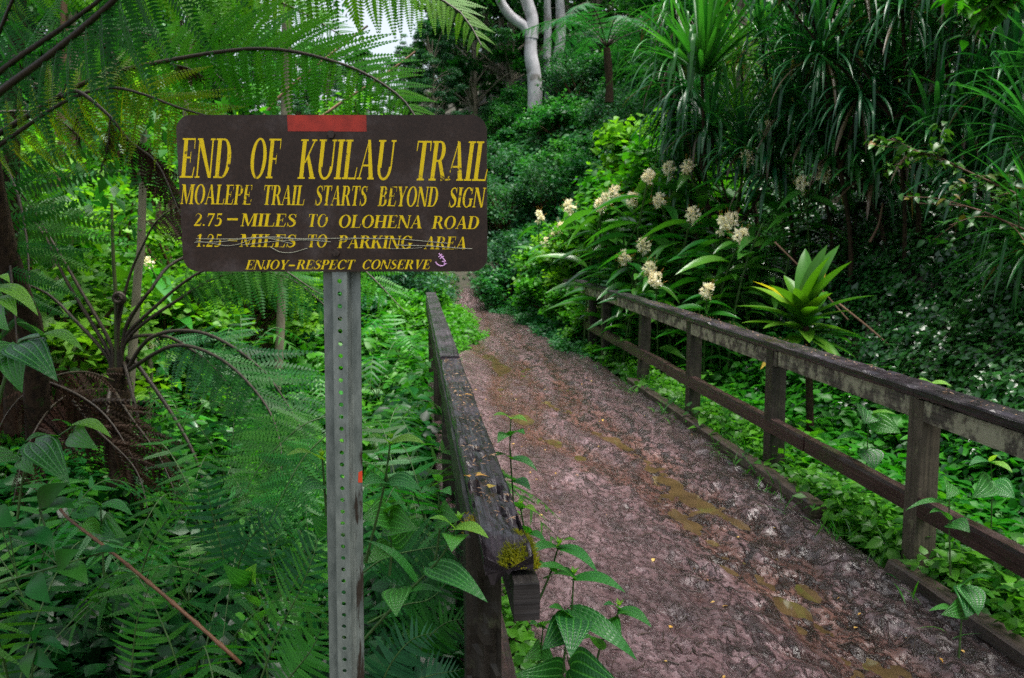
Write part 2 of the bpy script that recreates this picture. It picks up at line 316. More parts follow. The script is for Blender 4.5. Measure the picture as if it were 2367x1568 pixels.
def mud_mat():
    """trodden wet mud: smooth trampled plates with sharp broken edges, soaked ruts and black leaf soil with painted contact shade by the kerb"""
    m, n, nd, ln, b, out = mat_base('wet_mud')
    tc = N(nd, 'TexCoord'); uv = N(nd, 'UVMap')
    def noise(sc3, det, rgh=.6, dist=0.0):
        mp = N(nd, 'Mapping'); mp.inputs['Scale'].default_value = (*sc3, 1); ln.new(uv.outputs[0], mp.inputs[0])
        t = N(nd, 'TexNoise'); t.inputs['Scale'].default_value = 1; t.inputs['Detail'].default_value = det; t.inputs['Roughness'].default_value = rgh; t.inputs['Distortion'].default_value = dist; ln.new(mp.outputs[0], t.inputs[0]); return t.outputs[0]
    def step(v, lo, hi, a0=0.0, a1=1.0):
        r = N(nd, 'MapRange', interpolation_type='SMOOTHSTEP'); ln.new(v, r.inputs[0]); r.inputs[1].default_value = lo; r.inputs[2].default_value = hi; r.inputs[3].default_value = a0; r.inputs[4].default_value = a1; return r.outputs[0]
    def mixc(f, c1, c2, mode='MIX'):
        x = N(nd, 'MixRGB', blend_type=mode)
        for k, v in enumerate((f, c1, c2)):
            if isinstance(v, (int, float)): x.inputs[k].default_value = v
            elif isinstance(v, tuple): x.inputs[k].default_value = (*v, 1)
            else: ln.new(v, x.inputs[k])
        return x.outputs[0]
    su = N(nd, 'SeparateXYZ'); ln.new(uv.outputs[0], su.inputs[0]); sx = N(nd, 'SeparateXYZ'); ln.new(tc.outputs['Object'], sx.inputs[0])
    big = noise((1.6, 3.0), 6, .6); mid = noise((6, 11), 8, .62, .3); sml = noise((20, 34), 7, .65, .3); fine = noise((80, 110), 3, .6)
    broken = step(math_(nd, ln, 'MULTIPLY_ADD', big, 2.2, su.outputs[1]), 1.9, 2.9)                # trampled side of the path
    p1 = step(mid, .44, .50); p2 = step(sml, .43, .49)
    r = ramp(nd, [(.32, (.050, .028, .030)), (.5, (.098, .055, .060)), (.68, (.172, .108, .118))]); ln.new(big, r.inputs[0])
    col = mixc(math_(nd, ln, 'MULTIPLY', step(p1, 1, 0), step(broken, 0, 1, .35, .9)), r.outputs[0], (.016, .009, .009))
    col = mixc(math_(nd, ln, 'MULTIPLY', step(p2, 1, 0), step(broken, 0, 1, .30, .72)), col, (.014, .008, .008))
    low = step(sx.outputs[2], .002, -.026)                                                    # soaked low in the ruts
    col = mixc(low, col, mixc(1.0, col, (.70, .52, .38), 'MULTIPLY'))
    edge = step(math_(nd, ln, 'MULTIPLY_ADD', mid, .9, su.outputs[1]), 2.25, 2.75)            # black leaf soil plus painted contact shade along the kerb
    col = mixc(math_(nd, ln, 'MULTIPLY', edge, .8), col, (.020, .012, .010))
    ln.new(col, b.inputs['Base Color'])
    ln.new(step(sml, .40, .62, .13, .36), b.inputs['Roughness']); b.inputs['Specular IOR Level'].default_value = .75
    h = math_(nd, ln, 'MULTIPLY_ADD', p1, step(broken, 0, 1, .35, 1.0), math_(nd, ln, 'MULTIPLY', p2, .45)); h = math_(nd, ln, 'MULTIPLY_ADD', mid, 1.2, h); h = math_(nd, ln, 'MULTIPLY_ADD', sml, .8, h); h = math_(nd, ln, 'MULTIPLY_ADD', fine, .07, h)
    bp = N(nd, 'Bump'); bp.inputs['Strength'].default_value = .9; bp.inputs['Distance'].default_value = .011; ln.new(h, bp.inputs['Height']); ln.new(bp.outputs[0], b.inputs['Normal'])
    return m
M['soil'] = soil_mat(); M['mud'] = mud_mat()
M['puddle'] = plain('puddle_water', (.066, .043, .020), .03, .7, noise=.35, nscale=6)
# ------------------------------------------------------------------ templates
def leaf_t(nx=2, ny=4, wid=.5, shape=.8, fold=.12, droop=.2, tip=1.0):
    """a blade along +Y of length 1, folded along its midrib and drooping at the tip"""
    v = []; uv = []; q = []
    for j in range(ny + 1):
        u = j / ny; ww = wid * .5 * (math.sin(PI * u ** shape) ** tip)
        for i in range(nx + 1):
            x = -1 + 2 * i / nx
            v.append((x * ww, u, fold * abs(x) * ww * 2 - droop * u * u)); uv.append(((x + 1) / 2, u))
    for j in range(ny):
        for i in range(nx): a = j * (nx + 1) + i; q.append((a, a + 1, a + nx + 2, a + nx + 1))
    return T_(v, q, uv=uv)
T_small = T_([(0, 0, 0), (-.28, .42, .07), (0, .5, 0), (.28, .42, .07), (0, 1, -.12)], [], [(0, 2, 1), (0, 3, 2), (1, 2, 4), (2, 3, 4)], [(.5, 0), (0, .4), (.5, .5), (1, .4), (.5, 1)])
T_heart = T_([(0, 0, 0), (-.36, .22, .05), (-.33, .5, .05), (0, 1, -.14), (.33, .5, .05), (.36, .22, .05), (0, .45, -.02)], [(0, 6, 2, 1), (0, 5, 4, 6)], [(2, 6, 3), (6, 4, 3)], [(.5, 0), (0, .2), (0, .5), (.5, 1), (1, .5), (1, .2), (.5, .4)])
T_lance = leaf_t(2, 5, .24, .8, .25, .3)
T_broad = leaf_t(2, 4, .55, .72, .15, .25)
T_petal = leaf_t(2, 2, .6, 1.3, .2, .15)
def pinna_t(m=18, plen=.17, pw=.034, ang=66, droop=.14, taper=1.4, rib=.006, drop=0.0):
    v, q, uv = [], [], []
    a = math.radians(ang)
    for j in range(m):
        y = (j + .5) / m; L = plen * max(.12, 1 - y ** taper) * (1 if y > .08 else .8)
        for sg in (-1, 1):
            dx, dy = sg * math.sin(a), math.cos(a); nx, ny = -dy * sg, dx * sg
            z0 = -droop * y * y; b = (0, y, z0); k = len(v)
            mid = (dx * L * .4, y + dy * L * .4); tp = (dx * L, y + dy * L)
            v += [(0, y, z0), (mid[0] + nx * pw, mid[1] + ny * pw, z0 + .004 - drop * L * .3), (tp[0], tp[1], z0 - .02 * L - drop * L), (mid[0] - nx * pw, mid[1] - ny * pw, z0 + .004 - drop * L * .3)]
            q.append((k, k + 1, k + 2, k + 3) if sg < 0 else (k, k + 3, k + 2, k + 1)); uv += [(.5, 0), (0, .5), (.5, 1), (1, .5)]
    k = len(v); e = -droop
    for j in range(5):
        y = j / 4; v += [(-rib * (1.1 - y), y, -droop * y * y + .002), (rib * (1.1 - y), y, -droop * y * y + .002)]; uv += [(0, y), (1, y)]
        if j: q.append((k + 2 * j - 2, k + 2 * j - 1, k + 2 * j + 1, k + 2 * j))
    return T_(v, q, uv=uv)
T_pin = pinna_t(22, .15, .030); T_leafy = pinna_t(15, .20, .027, 68, .14, 1.8, .006, .2); T_feather = pinna_t(24, .12, .0165, 74, .12, 1.9, .006, .45); T_big = pinna_t(20, .17, .029, 70, .16, 1.6); T_pin_far = pinna_t(9, .18, .05); T_pin_dead = pinna_t(14, .12, .022, 50, .5, drop=.9)
T_pin_cut = pinna_t(15, .100, .050, 66, .12, 2.2)             # near ferns: close, short lobes
T_pin_narrow = pinna_t(14, .055, .040, 60, .10, 2.5, .02)
# ------------------------------------------------------------------ frond
def frond(mb, ctrl, plen, n=26, up=(0, 0, 1), T=T_pin, ang=72, droop=.25, u0=.12, rr=.008, var=.5, lmat=0, smat=1, jit=.12, full=.3, tipl=.14, vj=.25, sides=5, missing=0.0):
    pts = catmull(ctrl, 40); tg = nrm(np.gradient(pts, axis=0))
    mb.tube(pts, np.linspace(rr, rr * .18, 40), sides, smat, .5, cap=False)
    u = np.linspace(u0, .995, n); idx = u * 39; i = np.minimum(idx.astype(int), 38); f = (idx - i)[:, None]
    P = pts[i] * (1 - f) + pts[i + 1] * f; Tg = nrm(tg[i] * (1 - f) + tg[i + 1] * f)
    up = np.broadcast_to(np.asarray(up, float), P.shape)
    S = nrm(np.cross(Tg, up)); Nn = np.cross(S, Tg)
    x = (u - u0) / (1 - u0)
    prof = np.where(x < full, .45 + .55 * (x / full) ** .7, 1 - (1 - tipl) * (np.clip(x - full, 0, 1) / (1 - full)) ** 2.2)
    a = math.radians(ang)
    for sg in (-1, 1):
        aa = a - .55 * x ** 2 + rng.normal(0, jit * .5, n)
        D = sg * S * np.sin(aa)[:, None] + Tg * np.cos(aa)[:, None]
        D = D + np.array([0, 0, -1.0]) * (droop * (1 + rng.normal(0, .35, n)))[:, None] + rng.normal(0, jit * .4, (n, 3))
        NN = Nn + rng.normal(0, jit, (n, 3))
        L = plen * prof * (1 + rng.normal(0, .06, n)); keep = rng.random(n) >= missing
        vv = np.clip(var + rng.normal(0, vj, n), 0, 1)
        mb.inst(T, P[keep], frames(D, NN)[keep], L[keep], vv[keep], lmat)
def arch(base, dirxy, L, rise, drop):
    """control points of an arching frond"""
    d = np.asarray(dirxy, float); d = np.array([d[0], d[1], 0]) / (np.hypot(d[0], d[1]) + 1e-9); b = np.asarray(base, float)
    return [b, b + d * L * .18 + [0, 0, rise * .6], b + d * L * .45 + [0, 0, rise], b + d * L * .75 + [0, 0, rise - drop * .35], b + d * L + [0, 0, rise - drop]]
# ================================================================== ground, mud path, puddles
def s_at_t(px, py, t):
    d = at(px, py, 1.0); k = t / ST(d[0], d[1])[1]; return ST(d[0] * k, d[1] * k)[0]
def grid_mesh(X, Y, Z, uv=None):
    nx, ny = X.shape; i = np.arange(nx - 1)[:, None] * ny; j = np.arange(ny - 1)[None]
    q = np.stack([i + j, i + ny + j, i + ny + j + 1, i + j + 1], -1).reshape(-1, 4)
    return np.stack([X, Y, Z], -1).reshape(-1, 3), q
xs = np.concatenate([np.linspace(-60, -12, 60)[:-1], np.linspace(-12, 14, 150), np.linspace(14, 60, 60)[1:]])
ys = np.concatenate([np.linspace(-6, 22, 190)[:-1], np.linspace(22, 95, 90)])
X, Y = np.meshgrid(xs, ys, indexing='ij'); Z = ground(X, Y); S_, T2 = ST(X, Y)
onp = sstep(path_w(S_) + .3, path_w(S_) - .05, np.abs(T2 - path_c(S_))) * sstep(18.6, 17.5, S_)
Z = Z - .22 * onp
v, q = grid_mesh(X, Y, Z); mb = MB(); mb.add(v, q); o = mb.build('ground', M['soil']); tag(o, kind='structure')
def rut(s): return 1.95 - .62 * sstep(3.2, 8.5, s) + .05 * np.sin(s * 1.3)
_dn = np.random.default_rng(77); DENT = [(a, b_, r_, d_) for a, b_, r_, d_ in zip(1.8 + 9 * _dn.random(260) ** 1.3, np.clip(_dn.normal(1.55, .45, 260), .3, 2.2), _dn.uniform(.025, .065, 260), _dn.uniform(.008, .024, 260))]
def dents(s, t):
    z = np.zeros(np.broadcast(s, t).shape)
    for a, b_, r_, d_ in DENT:
        e = ((s - a) / (r_ * 1.7)) ** 2 + ((t - b_) / r_) ** 2; z = z - d_ * np.exp(-e) + .35 * d_ * np.exp(-(np.sqrt(e) - 1.5) ** 2 * 4)
    return z
def mud(s, t):
    r = -.058 * (.25 + 1.1 * vnoise(s * 1.7, 3.3, 41)) * np.exp(-((t - rut(s) - .12 * (vnoise(s * 2.3, 9.1, 42) - .5)) / .12) ** 2) - .055 * (.15 + 1.1 * vnoise(s * 2.2, 7.7, 43)) * np.exp(-((t - rut(s) + .40 + .10 * np.sin(s * 1.1)) / .15) ** 2) * sstep(2.6, 4.5, s) - .048 * (.1 + 1.1 * vnoise(s * 1.9, 1.7, 44)) * np.exp(-((t - 1.0 - .14 * np.sin(s * .9)) / .15) ** 2) * sstep(4, 6, s) - .05 * (.1 + 1.1 * vnoise(s * 2.0, 5.7, 45)) * np.exp(-((t - 1.66 + .05 * np.sin(s * 1.7)) / .12) ** 2)
    rough = .38 + .38 * sstep(1.1, 1.9, t) * (.5 + .5 * sstep(9, 4, s))
    l = (.085 * (fbm(s * 1.6, t * 6.5, 21) - .47) + .05 * (fbm(s * 6, t * 11, 22) - .47) + .034 * (fbm(s * 15, t * 24, 23) - .47) + .012 * (vnoise(s * 36, t * 50, 24) - .5)) * rough + dents(s, t)
    e = .05 * sstep(1.95, 2.25, t) * (fbm(s * 3, t * 2, 31) + .3) + .03 * sstep(.6, .2, t)
    return r + l + e
ss = np.concatenate([np.arange(1.2, 5, .013), np.arange(5, 6, .022), np.arange(6, 12, .045), np.arange(12, 18.2, .1)])
us = np.linspace(-1, 1, 150)
SS, UU = np.meshgrid(ss, us, indexing='ij'); TT = path_c(SS) + UU * path_w(SS)
P = W(SS, TT); base = ground(P[..., 0], P[..., 1])
base = np.where(SS < 12, 0 * base, base)
ZZ = base + mud(SS, TT) * (1 - .5 * sstep(11, 15, SS)) + .012 - .18 * np.clip((np.abs(UU) - .97) / .03, 0, 1) ** 2
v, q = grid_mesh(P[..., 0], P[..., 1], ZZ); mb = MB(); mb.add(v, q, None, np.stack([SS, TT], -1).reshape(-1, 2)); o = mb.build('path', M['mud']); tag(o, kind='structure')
ss2 = np.arange(2.2, 11.5, .3)
SS, UU = np.meshgrid(ss2, np.linspace(-.55, .8, 12), indexing='ij'); TT = path_c(SS) + UU * path_w(SS)
P = W(SS, TT, -.045 + .0 * SS); mb = MB(); v, q = grid_mesh(P[..., 0], P[..., 1], P[..., 2]); mb.add(v, q); o = mb.build('water', M['puddle']); tag(o, kind='structure')
def path_z(s, t): return np.where(s < 12, 0, ground(*np.moveaxis(W(s, t)[..., :2], -1, 0))) + mud(s, t) * (1 - .5 * sstep(11, 15, s)) + .012

# straw, yellow leaves and brown leaves on the mud
mb = MB()
cl = [(1.9 + 7 * rng.random() ** 1.4, .3 + 1.8 * rng.random()) for _ in range(34)]
for k in range(1500):
    s = 1.9 + 8 * rng.random() ** 1.6; t = .2 + 2 * rng.random(); L = rng.uniform(.03, .16); a = rng.normal(0, .9)
    if k % 2: c_ = cl[rng.integers(0, 34)]; s = max(1.75, c_[0] + rng.normal(0, .12)); t = float(np.clip(c_[1] + rng.normal(0, .07), .2, 2.2)); L = rng.uniform(.02, .09)
    p = W(s, t, 0); n = 4; r = np.linspace(0, L, n); c = rng.normal(0, 4)
    aa = a + c * r; xs_ = s + np.cumsum(np.cos(aa)) * L / n; ts_ = t + np.cumsum(np.sin(aa)) * L / n
    ts_ = np.clip(ts_, .15, 2.24); pts = W(xs_, ts_, path_z(xs_, ts_) + .005)
    mb.tube(pts, rng.uniform(.0010, .0026), 3, 0, cap=False)
o = mb.build('straw_litter', M['straw']); tag(o, 'dark wet straw and grass stalks trodden into the mud path', 'litter', kind='stuff')
mb = MB(); n = 80
s = 1.9 + 7 * rng.random(n) ** 1.5; t = rng.uniform(.2, 2.2, n); p = W(s, t, path_z(s, t) + .006)
mb.inst(T_broad, p, frames(np.stack([np.cos(s * 40), np.sin(s * 40), rng.normal(0, .12, n)], -1), np.array([0, 0, 1.0]) + rng.normal(0, .25, (n, 3))), rng.uniform(.010, .034, n) * np.where(rng.random(n) < .3, 1.2, .7), rng.random(n), 0)
o = mb.build('fallen_leaves', M['yellow_leaf']); tag(o, 'small yellow fallen leaves scattered over the mud path', 'leaves', kind='stuff')

# ================================================================== boards
def plank(mb, p0, p1, wid, hgt, jit=.004, nl=None, nw=6, nh=4, seed=0, mat=0, rot=None, upv=(0, 0, 1)):
    """a worn timber from p0 to p1 (centre line of its top face), rounded by wear; rot(u, x) sinks the top where it has rotted"""
    p0 = np.asarray(p0, float); p1 = np.asarray(p1, float); L = np.linalg.norm(p1 - p0); d = (p1 - p0) / L
    up = np.asarray(upv, float); sd_ = nrm(np.cross(d, up)); up = np.cross(sd_, d)
    nl = nl or max(6, int(L / .03))
    per = [(-1 + 2 * i / nw, 0) for i in range(nw)] + [(1, -i / nh) for i in range(nh)] + [(1 - 2 * i / nw, -1) for i in range(nw)] + [(-1, -1 + i / nh) for i in range(nh)]
    per = np.array(per, float); m = len(per)
    u = np.linspace(0, 1, nl + 1)
    a = per[None, :, 0] * wid / 2 + 0 * u[:, None]; b = per[None, :, 1] * hgt + 0 * u[:, None]; l = u[:, None] * L + 0 * a
    peri = np.cumsum(np.concatenate([[0], np.linalg.norm(np.diff(per * [wid / 2, hgt], axis=0), axis=1)]))
    n1 = fbm(l * 9, peri[None] * 60 + seed * 3.1, seed + 5) - .47; n2 = fbm(l * 3, peri[None] * 14, seed + 9, 3) - .47
    cx = np.sign(per[None, :, 0]) * (np.abs(per[None, :, 0]) > .99); top = (per[None, :, 1] > -.01)
    a = a + cx * (n1 * jit + n2 * jit * 2.5); b = b + np.where(top, n1 * jit * 1.3 + n2 * jit * 2, -(n1 * jit) * (per[None, :, 1] < -.99))
    corner = (np.abs(per[:, 0]) > .99) & ((per[:, 1] > -.01) | (per[:, 1] < -.99)); a = a * np.where(corner, 1 - .04, 1)[None]; b = b + np.where(corner & (per[:, 1] > -.01), -jit * .6, 0)[None]
    if rot is not None: b = b - np.where(top, rot(l, per[None, :, 0] + 0 * l), 0)
    V = p0 + l[..., None] * d + a[..., None] * sd_ + b[..., None] * up
    i = np.arange(nl)[:, None] * m; j = np.arange(m)[None]; j2 = (j + 1) % m
    q = np.stack([i + j, i + j2, i + m + j2, i + m + j], -1).reshape(-1, 4)[:, ::-1]
    uv = np.stack([l + seed, np.broadcast_to(peri[None], l.shape)], -1)
    mb.add(V.reshape(-1, 3), q, None, uv.reshape(-1, 2), .5, mat)
    for e in (0, nl):
        ring = V[e]; c = ring.mean(0, keepdims=True); jj = np.arange(m); tr = np.stack([jj, (jj + 1) % m, np.full(m, m)], -1)
        uve = np.concatenate([np.stack([per[:, 0] * .01 + .4 + seed, per[:, 1] * hgt], -1), [[.4 + seed, -.5 * hgt]]])
        mb.add(np.concatenate([ring, c]), None, tr if e == 0 else tr[:, ::-1], uve, .5, mat)
    return mb
def part_plank(name, mat, parent, *a, **k):
    m = MB(); plank(m, *a, **k); return m.build(name, mat, parent, smooth=False)
# ---- railing at the right of the path
R0 = W(2.2, 2.4, 0); rail_r = thing('wooden_railing', R0, 'long weathered wooden railing with two rails at the right of the mud path', 'railing', 'wooden bridge railings')
def lw(s, t, z): return W(s, t, z) - R0
joints = [1.6, s_at_t(2140, 915, 2.4), s_at_t(1815, 810, 2.4), s_at_t(1600, 740, 2.4), s_at_t(1390, 676, 2.4), 11.9]
for k in range(5):
    a, b_ = joints[k] + .004, joints[k + 1] - .004; dz = [.0, .004, -.006, .003, -.004][k]
    nick = (lambda sd: (lambda l, x: .018 * sstep(.60, .72, fbm(l * 5, x * 1.5 + sd, 40 + sd)) * (np.abs(x) > .6)))(k)
    part_plank('cap_board', M['cap'], rail_r, lw(a, 2.405, .938 + dz), lw(b_, 2.405, .938 + dz + [.004, -.004, .003, -.003, 0][k]), .145, .046, .0045, None, 7, 4, 11 + k, 0, nick)
    part_plank('beam', M['beam'], rail_r, lw(a + .01, 2.372, .885 + dz), lw(b_ - .01, 2.372, .885 + dz), .05, .098, .003, None, 3, 5, 21 + k)
for px, py, wd in ((2162, 1050, 0), (1812, 900, 0), (1617, 850, 0), (1496, 800, 0), (1411, 740, 0), (1378, 720, 0), (1318, 700, 0)):
    s0 = s_at_t(px, py, 2.45); lean = rng.normal(0, .012)
    part_plank('post', M['post_pale'] if px > 2000 else M['post_wood'], rail_r, lw(s0, 2.452, -.35), lw(s0 + .015, 2.452 + lean, .884), .105, .105, .003, None, 5, 5, 31 + px % 7, 0, None, (br[0], br[1], 0))
for k in range(3):
    a, b_ = [(1.6, 4.62), (4.64, 7.4), (7.42, 11.6)][k]
    part_plank('lower_rail', M['rail_wood'], rail_r, lw(a, 2.372, .425), lw(b_, 2.372, .425 - .01 * k), .056, .098, .0045, None, 4, 4, 51 + k)
# ---- kerb timbers on the right edge
for k, (a, b_, lab) in enumerate(((.9, 3.55, 'mossy kerb timber along the mud under the near end of the long railing'), (4.3, 8.4, 'muddy kerb timber along the path edge below the middle of the long railing'))):
    m = MB(); p0 = W(a, 2.29, .115); plank(m, p0 - p0, W(b_, 2.29, .10) - p0, .10, .26, .010, None, 5, 5, 61 + k)
    o = m.build('kerb_timber', M['kerb_wood'], None, False); o.location = Vector(p0); tag(o, lab, 'kerb', 'kerb timbers along the path')
# ---- railing at the left
L0 = W(2.0, .2, 0); rail_l = thing('wooden_railing', L0, 'rotten wooden handrail with mossy near end beside the metal sign post', 'railing', 'wooden bridge railings')
def ll(s, t, z): return W(s, t, z) - L0
s_near, s_j, s_far = 1.83, 4.75, 9.6
def rotfn(l, x):
    r = .030 * sstep(.60, .70, fbm(l * 6, x * 1.7, 71)) * sstep(1.5, .2, l) + .012 * sstep(.58, .7, fbm(l * 11, x * 3, 72)) * sstep(2.4, .5, l)
    return r + .055 * np.exp(-((l - .50) / .035) ** 2 - ((x - .35) / .22) ** 2) + .05 * np.exp(-((l - .93) / .025) ** 2 - ((x + .1) / .2) ** 2) + .035 * np.exp(-((l - 1.02) / .03) ** 2 - ((x + .8) / .25) ** 2) + .05 * sstep(.12, .0, l + .05 * x)
part_plank('cap_board', M['cap'], rail_l, ll(s_near, .212, .930), ll(s_j, .208, .928), .120, .046, .005, 150, 14, 4, 73, 0, rotfn)
part_plank('cap_board', M['cap'], rail_l, ll(s_j + .012, .206, .938), ll(s_far, .200, .942), .118, .046, .003, None, 7, 4, 74)
o = part_plank('beam', M['dark_end'], rail_l, ll(1.79, .250, .868), ll(4.7, .250, .876), .062, .092, .002, None, 5, 5, 75)
part_plank('beam', M['post_wood'], rail_l, ll(4.72, .245, .884), ll(9.5, .245, .89), .058, .092, .003, None, 4, 4, 76)
part_plank('beam', M['post_wood'], rail_l, ll(2.14, .163, .872), ll(9.5, .158, .882), .040, .135, .004, None, 4, 4, 77)
for k, s0 in enumerate((2.06, 3.25, 4.85, 6.9, 9.2)):
    part_plank('post', M['post_wood'], rail_l, ll(s0, .172 + .036 * (k > 0), -.9), ll(s0, .172 + .036 * (k > 0), .908 if k == 0 else .87), .098, .098, .003, None, 6, 6, 81 + k, 0, (lambda l, x: .012 * sstep(.5, .62, fbm(l * 12, x * 3, 85))) if k == 0 else None, (-bd[0], -bd[1], 0))
part_plank('lower_rail', M['rail_wood'], rail_l, ll(1.7, .262, .36), ll(9.0, .262, .37), .05, .1, .004, None, 4, 4, 90)
# litter on the caps
mb = MB(); n = 420
s = np.concatenate([rng.uniform(1.95, 4.7, 230), rng.uniform(2.4, 8, n - 230)]); t = np.concatenate([rng.uniform(.16, .26, 230), rng.uniform(2.345, 2.465, n - 230)])
z = np.where(t < 1, .934, .946); z = np.where((t < 1) & (s < 4.7), .936 - np.array([rotfn(np.array(a_ - s_near), np.array((b_ - .212) / -.06)) for a_, b_ in zip(s, t)]) * (t < 1), z)
mb.inst(T_broad, W(s, t, z + .003), frames(np.stack([rng.normal(size=n), rng.normal(size=n), rng.normal(0, .1, n)], -1), np.array([0, 0, 1.0]) + rng.normal(0, .2, (n, 3))), np.stack([rng.uniform(.005, .013, n), rng.uniform(.010, .026, n), np.full(n, .012)], -1), rng.random(n))
o = mb.build('leaf_litter', M['litter']); tag(o, 'tiny dry leaflets and bark flakes lying on the handrail boards', 'litter', kind='stuff')
for (px, py, zz, rz, L) in ((1098, 1100, .945, .4, .045), (1130, 1128, .944, 1.2, .05), (1085, 1103, .944, 2.0, .04), (1073, 912, .944, .2, .04), (1112, 1095, .945, 2.7, .03), (1063, 915, .944, 1.4, .03)):
    p = atz(px, py, zz); m = MB(); m.inst(T_broad, np.zeros((1, 3)), frames([[math.cos(rz), math.sin(rz), .06]], [[.1, .1, 1.0]]), L, .5 + .4 * rng.random(1))
    o = m.build('fallen_leaf', M['yellow_leaf']); o.location = Vector(p); tag(o, 'small yellow fallen leaf lying on the rotten handrail board', 'leaf', 'yellow leaves on the handrail')
# moss at the near end of the left rail
mb = MB(); n = 5200
c = rng.random((n, 2)); pth = W(1.835 + .20 * c[:, 0], .198 + .085 * c[:, 1], 0)
hh = .868 + .036 * np.sin(np.clip(c[:, 0], 0, 1) * PI) ** .5 * np.sin(np.clip(c[:, 1], 0, 1) * PI) ** .5
keep = (fbm(c[:, 0] * 5, c[:, 1] * 5, 90) > .40)
pth[:, 2] = hh + .01; pth = pth[keep]; n = len(pth); b0 = W(1.95, .236, .87)
D = np.stack([rng.normal(0, .6, n), rng.normal(0, .6, n) - .25, np.abs(rng.normal(.7, .4, n))], -1)
mb.inst(T_lance, pth - b0, frames(D, rng.normal(size=(n, 3))), np.stack([np.full(n, .014), rng.uniform(.008, .022, n), np.full(n, .01)], -1), np.clip(fbm(c[keep, 0] * 5, c[keep, 1] * 5, 91) * 1.5 - .25 + rng.normal(0, .15, n), 0, 1))
o = mb.build('moss_clump', M['moss']); o.location = Vector(b0); tag(o, 'cushion of yellow green moss on the broken end of the handrail', 'moss')
mb = MB(); n = 260; b1 = W(2.1, .15, .90)
D = np.stack([rng.normal(0, .6, n), rng.normal(0, .6, n) - .3, np.abs(rng.normal(.6, .4, n))], -1)
mb.inst(T_lance, np.stack([rng.normal(0, .016, n), rng.normal(0, .02, n), rng.normal(0, .008, n)], -1), frames(D, rng.normal(size=(n, 3))), np.stack([np.full(n, .012), rng.uniform(.006, .016, n), np.full(n, .01)], -1), rng.random(n))
o = mb.build('moss_clump', M['moss']); o.location = Vector(b1); tag(o, 'small tuft of moss on the handrail edge above its near post', 'moss')

# ================================================================== sign
PW = .61; px_s = PW / 2231.0
SC = at(770.5, 449.5, 1.656); sign = thing('trail_sign', (SC[0], SC[1], -.3), 'brown metal trail sign with yellow lettering on a perforated steel post', 'sign')
panel_h = 1120 * px_s
def sl(cx, cz, y=-.0022): return (np.stack([(np.asarray(cx, float) - 1160) * px_s, np.full(np.shape(cx), y), (618 - np.asarray(cz, float)) * px_s], -1))
def sign_mat():
    m, n, nd, ln, b, out = mat_base('brown_sign_paint')
    tc = N(nd, 'TexCoord'); t = N(nd, 'TexNoise'); t.inputs['Scale'].default_value = 9; t.inputs['Detail'].default_value = 9; t.inputs['Roughness'].default_value = .65; ln.new(tc.outputs['Object'], t.inputs[0])
    r = ramp(nd, [(.34, (.020, .010, .006)), (.52, (.033, .018, .012)), (.66, (.062, .046, .042))]); ln.new(t.outputs[0], r.inputs[0])
    t2 = N(nd, 'TexNoise'); t2.inputs['Scale'].default_value = 160; t2.inputs['Detail'].default_value = 3; ln.new(tc.outputs['Object'], t2.inputs[0])
    mx = N(nd, 'MixRGB', blend_type='MULTIPLY'); mx.inputs[0].default_value = .6; r2 = ramp(nd, [(.35, (.6, .6, .6)), (.65, (1.2, 1.2, 1.2))]); ln.new(t2.outputs[0], r2.inputs[0]); ln.new(r.outputs[0], mx.inputs[1]); ln.new(r2.outputs[0], mx.inputs[2])
    ln.new(mx.outputs[0], b.inputs['Base Color']); b.inputs['Roughness'].default_value = .55; b.inputs['Specular IOR Level'].default_value = .35
    return m
def letter_mat():
    m, n, nd, ln, b, out = mat_base('worn_yellow_paint')
    tc = N(nd, 'TexCoord')
    t = N(nd, 'TexNoise'); t.inputs['Scale'].default_value = 95; t.inputs['Detail'].default_value = 6; t.inputs['Roughness'].default_value = .75; ln.new(tc.outputs['Object'], t.inputs[0])
    t3 = N(nd, 'TexNoise'); t3.inputs['Scale'].default_value = 14; t3.inputs['Detail'].default_value = 3; ln.new(tc.outputs['Object'], t3.inputs[0])
    s_ = math_(nd, ln, 'MULTIPLY_ADD', t3.outputs[0], .55, t.outputs[0])
    r = ramp(nd, [(.0, (.86, .62, .002)), (.88, (.80, .57, .003)), (.92, (.10, .065, .012)), (1, (.05, .03, .018))])
    ln.new(s_, r.inputs[0]); ln.new(r.outputs[0], b.inputs['Base Color']); b.inputs['Roughness'].default_value = .5; b.inputs['Specular IOR Level'].default_value = .3
    return m
M['sign'] = sign_mat(); M['yellow'] = letter_mat()
M['alu'] = plain('bare_metal_edge', (.62, .62, .60), .4, .5, .6)
M['red_tape'] = plain('red_tape', (.36, .028, .014), .5, .4, noise=.35, nscale=25)
M['bolt'] = plain('rusty_bolt', (.05, .035, .028), .45, .5, .5, noise=.5, nscale=200)
M['scratch'] = plain('scratched_metal', (.36, .36, .27), .5)
M['pink'] = plain('pink_marker', (.72, .40, .72), .5, noise=.2)
def rrect(cxs, czs, rad, n=10):
    (x0, x1), (z0, z1) = cxs, czs; pts = []
    for (cx, cz, a0) in ((x1 - rad, z1 - rad, 0), (x0 + rad, z1 - rad, 90), (x0 + rad, z0 + rad, 180), (x1 - rad, z0 + rad, 270)):
        for k in range(n + 1): a = math.radians(a0 + 90 * k / n); pts.append((cx + rad * math.cos(a), cz + rad * math.sin(a)))
    return np.array(pts)
rp = rrect((-PW / 2, PW / 2), (-panel_h / 2, panel_h / 2), .030)
m = MB(); n = len(rp); th = .0024
fr = np.stack([rp[:, 0], np.full(n, -.0012), rp[:, 1]], -1); bk = fr + [0, th, 0]; jj = np.arange(n)
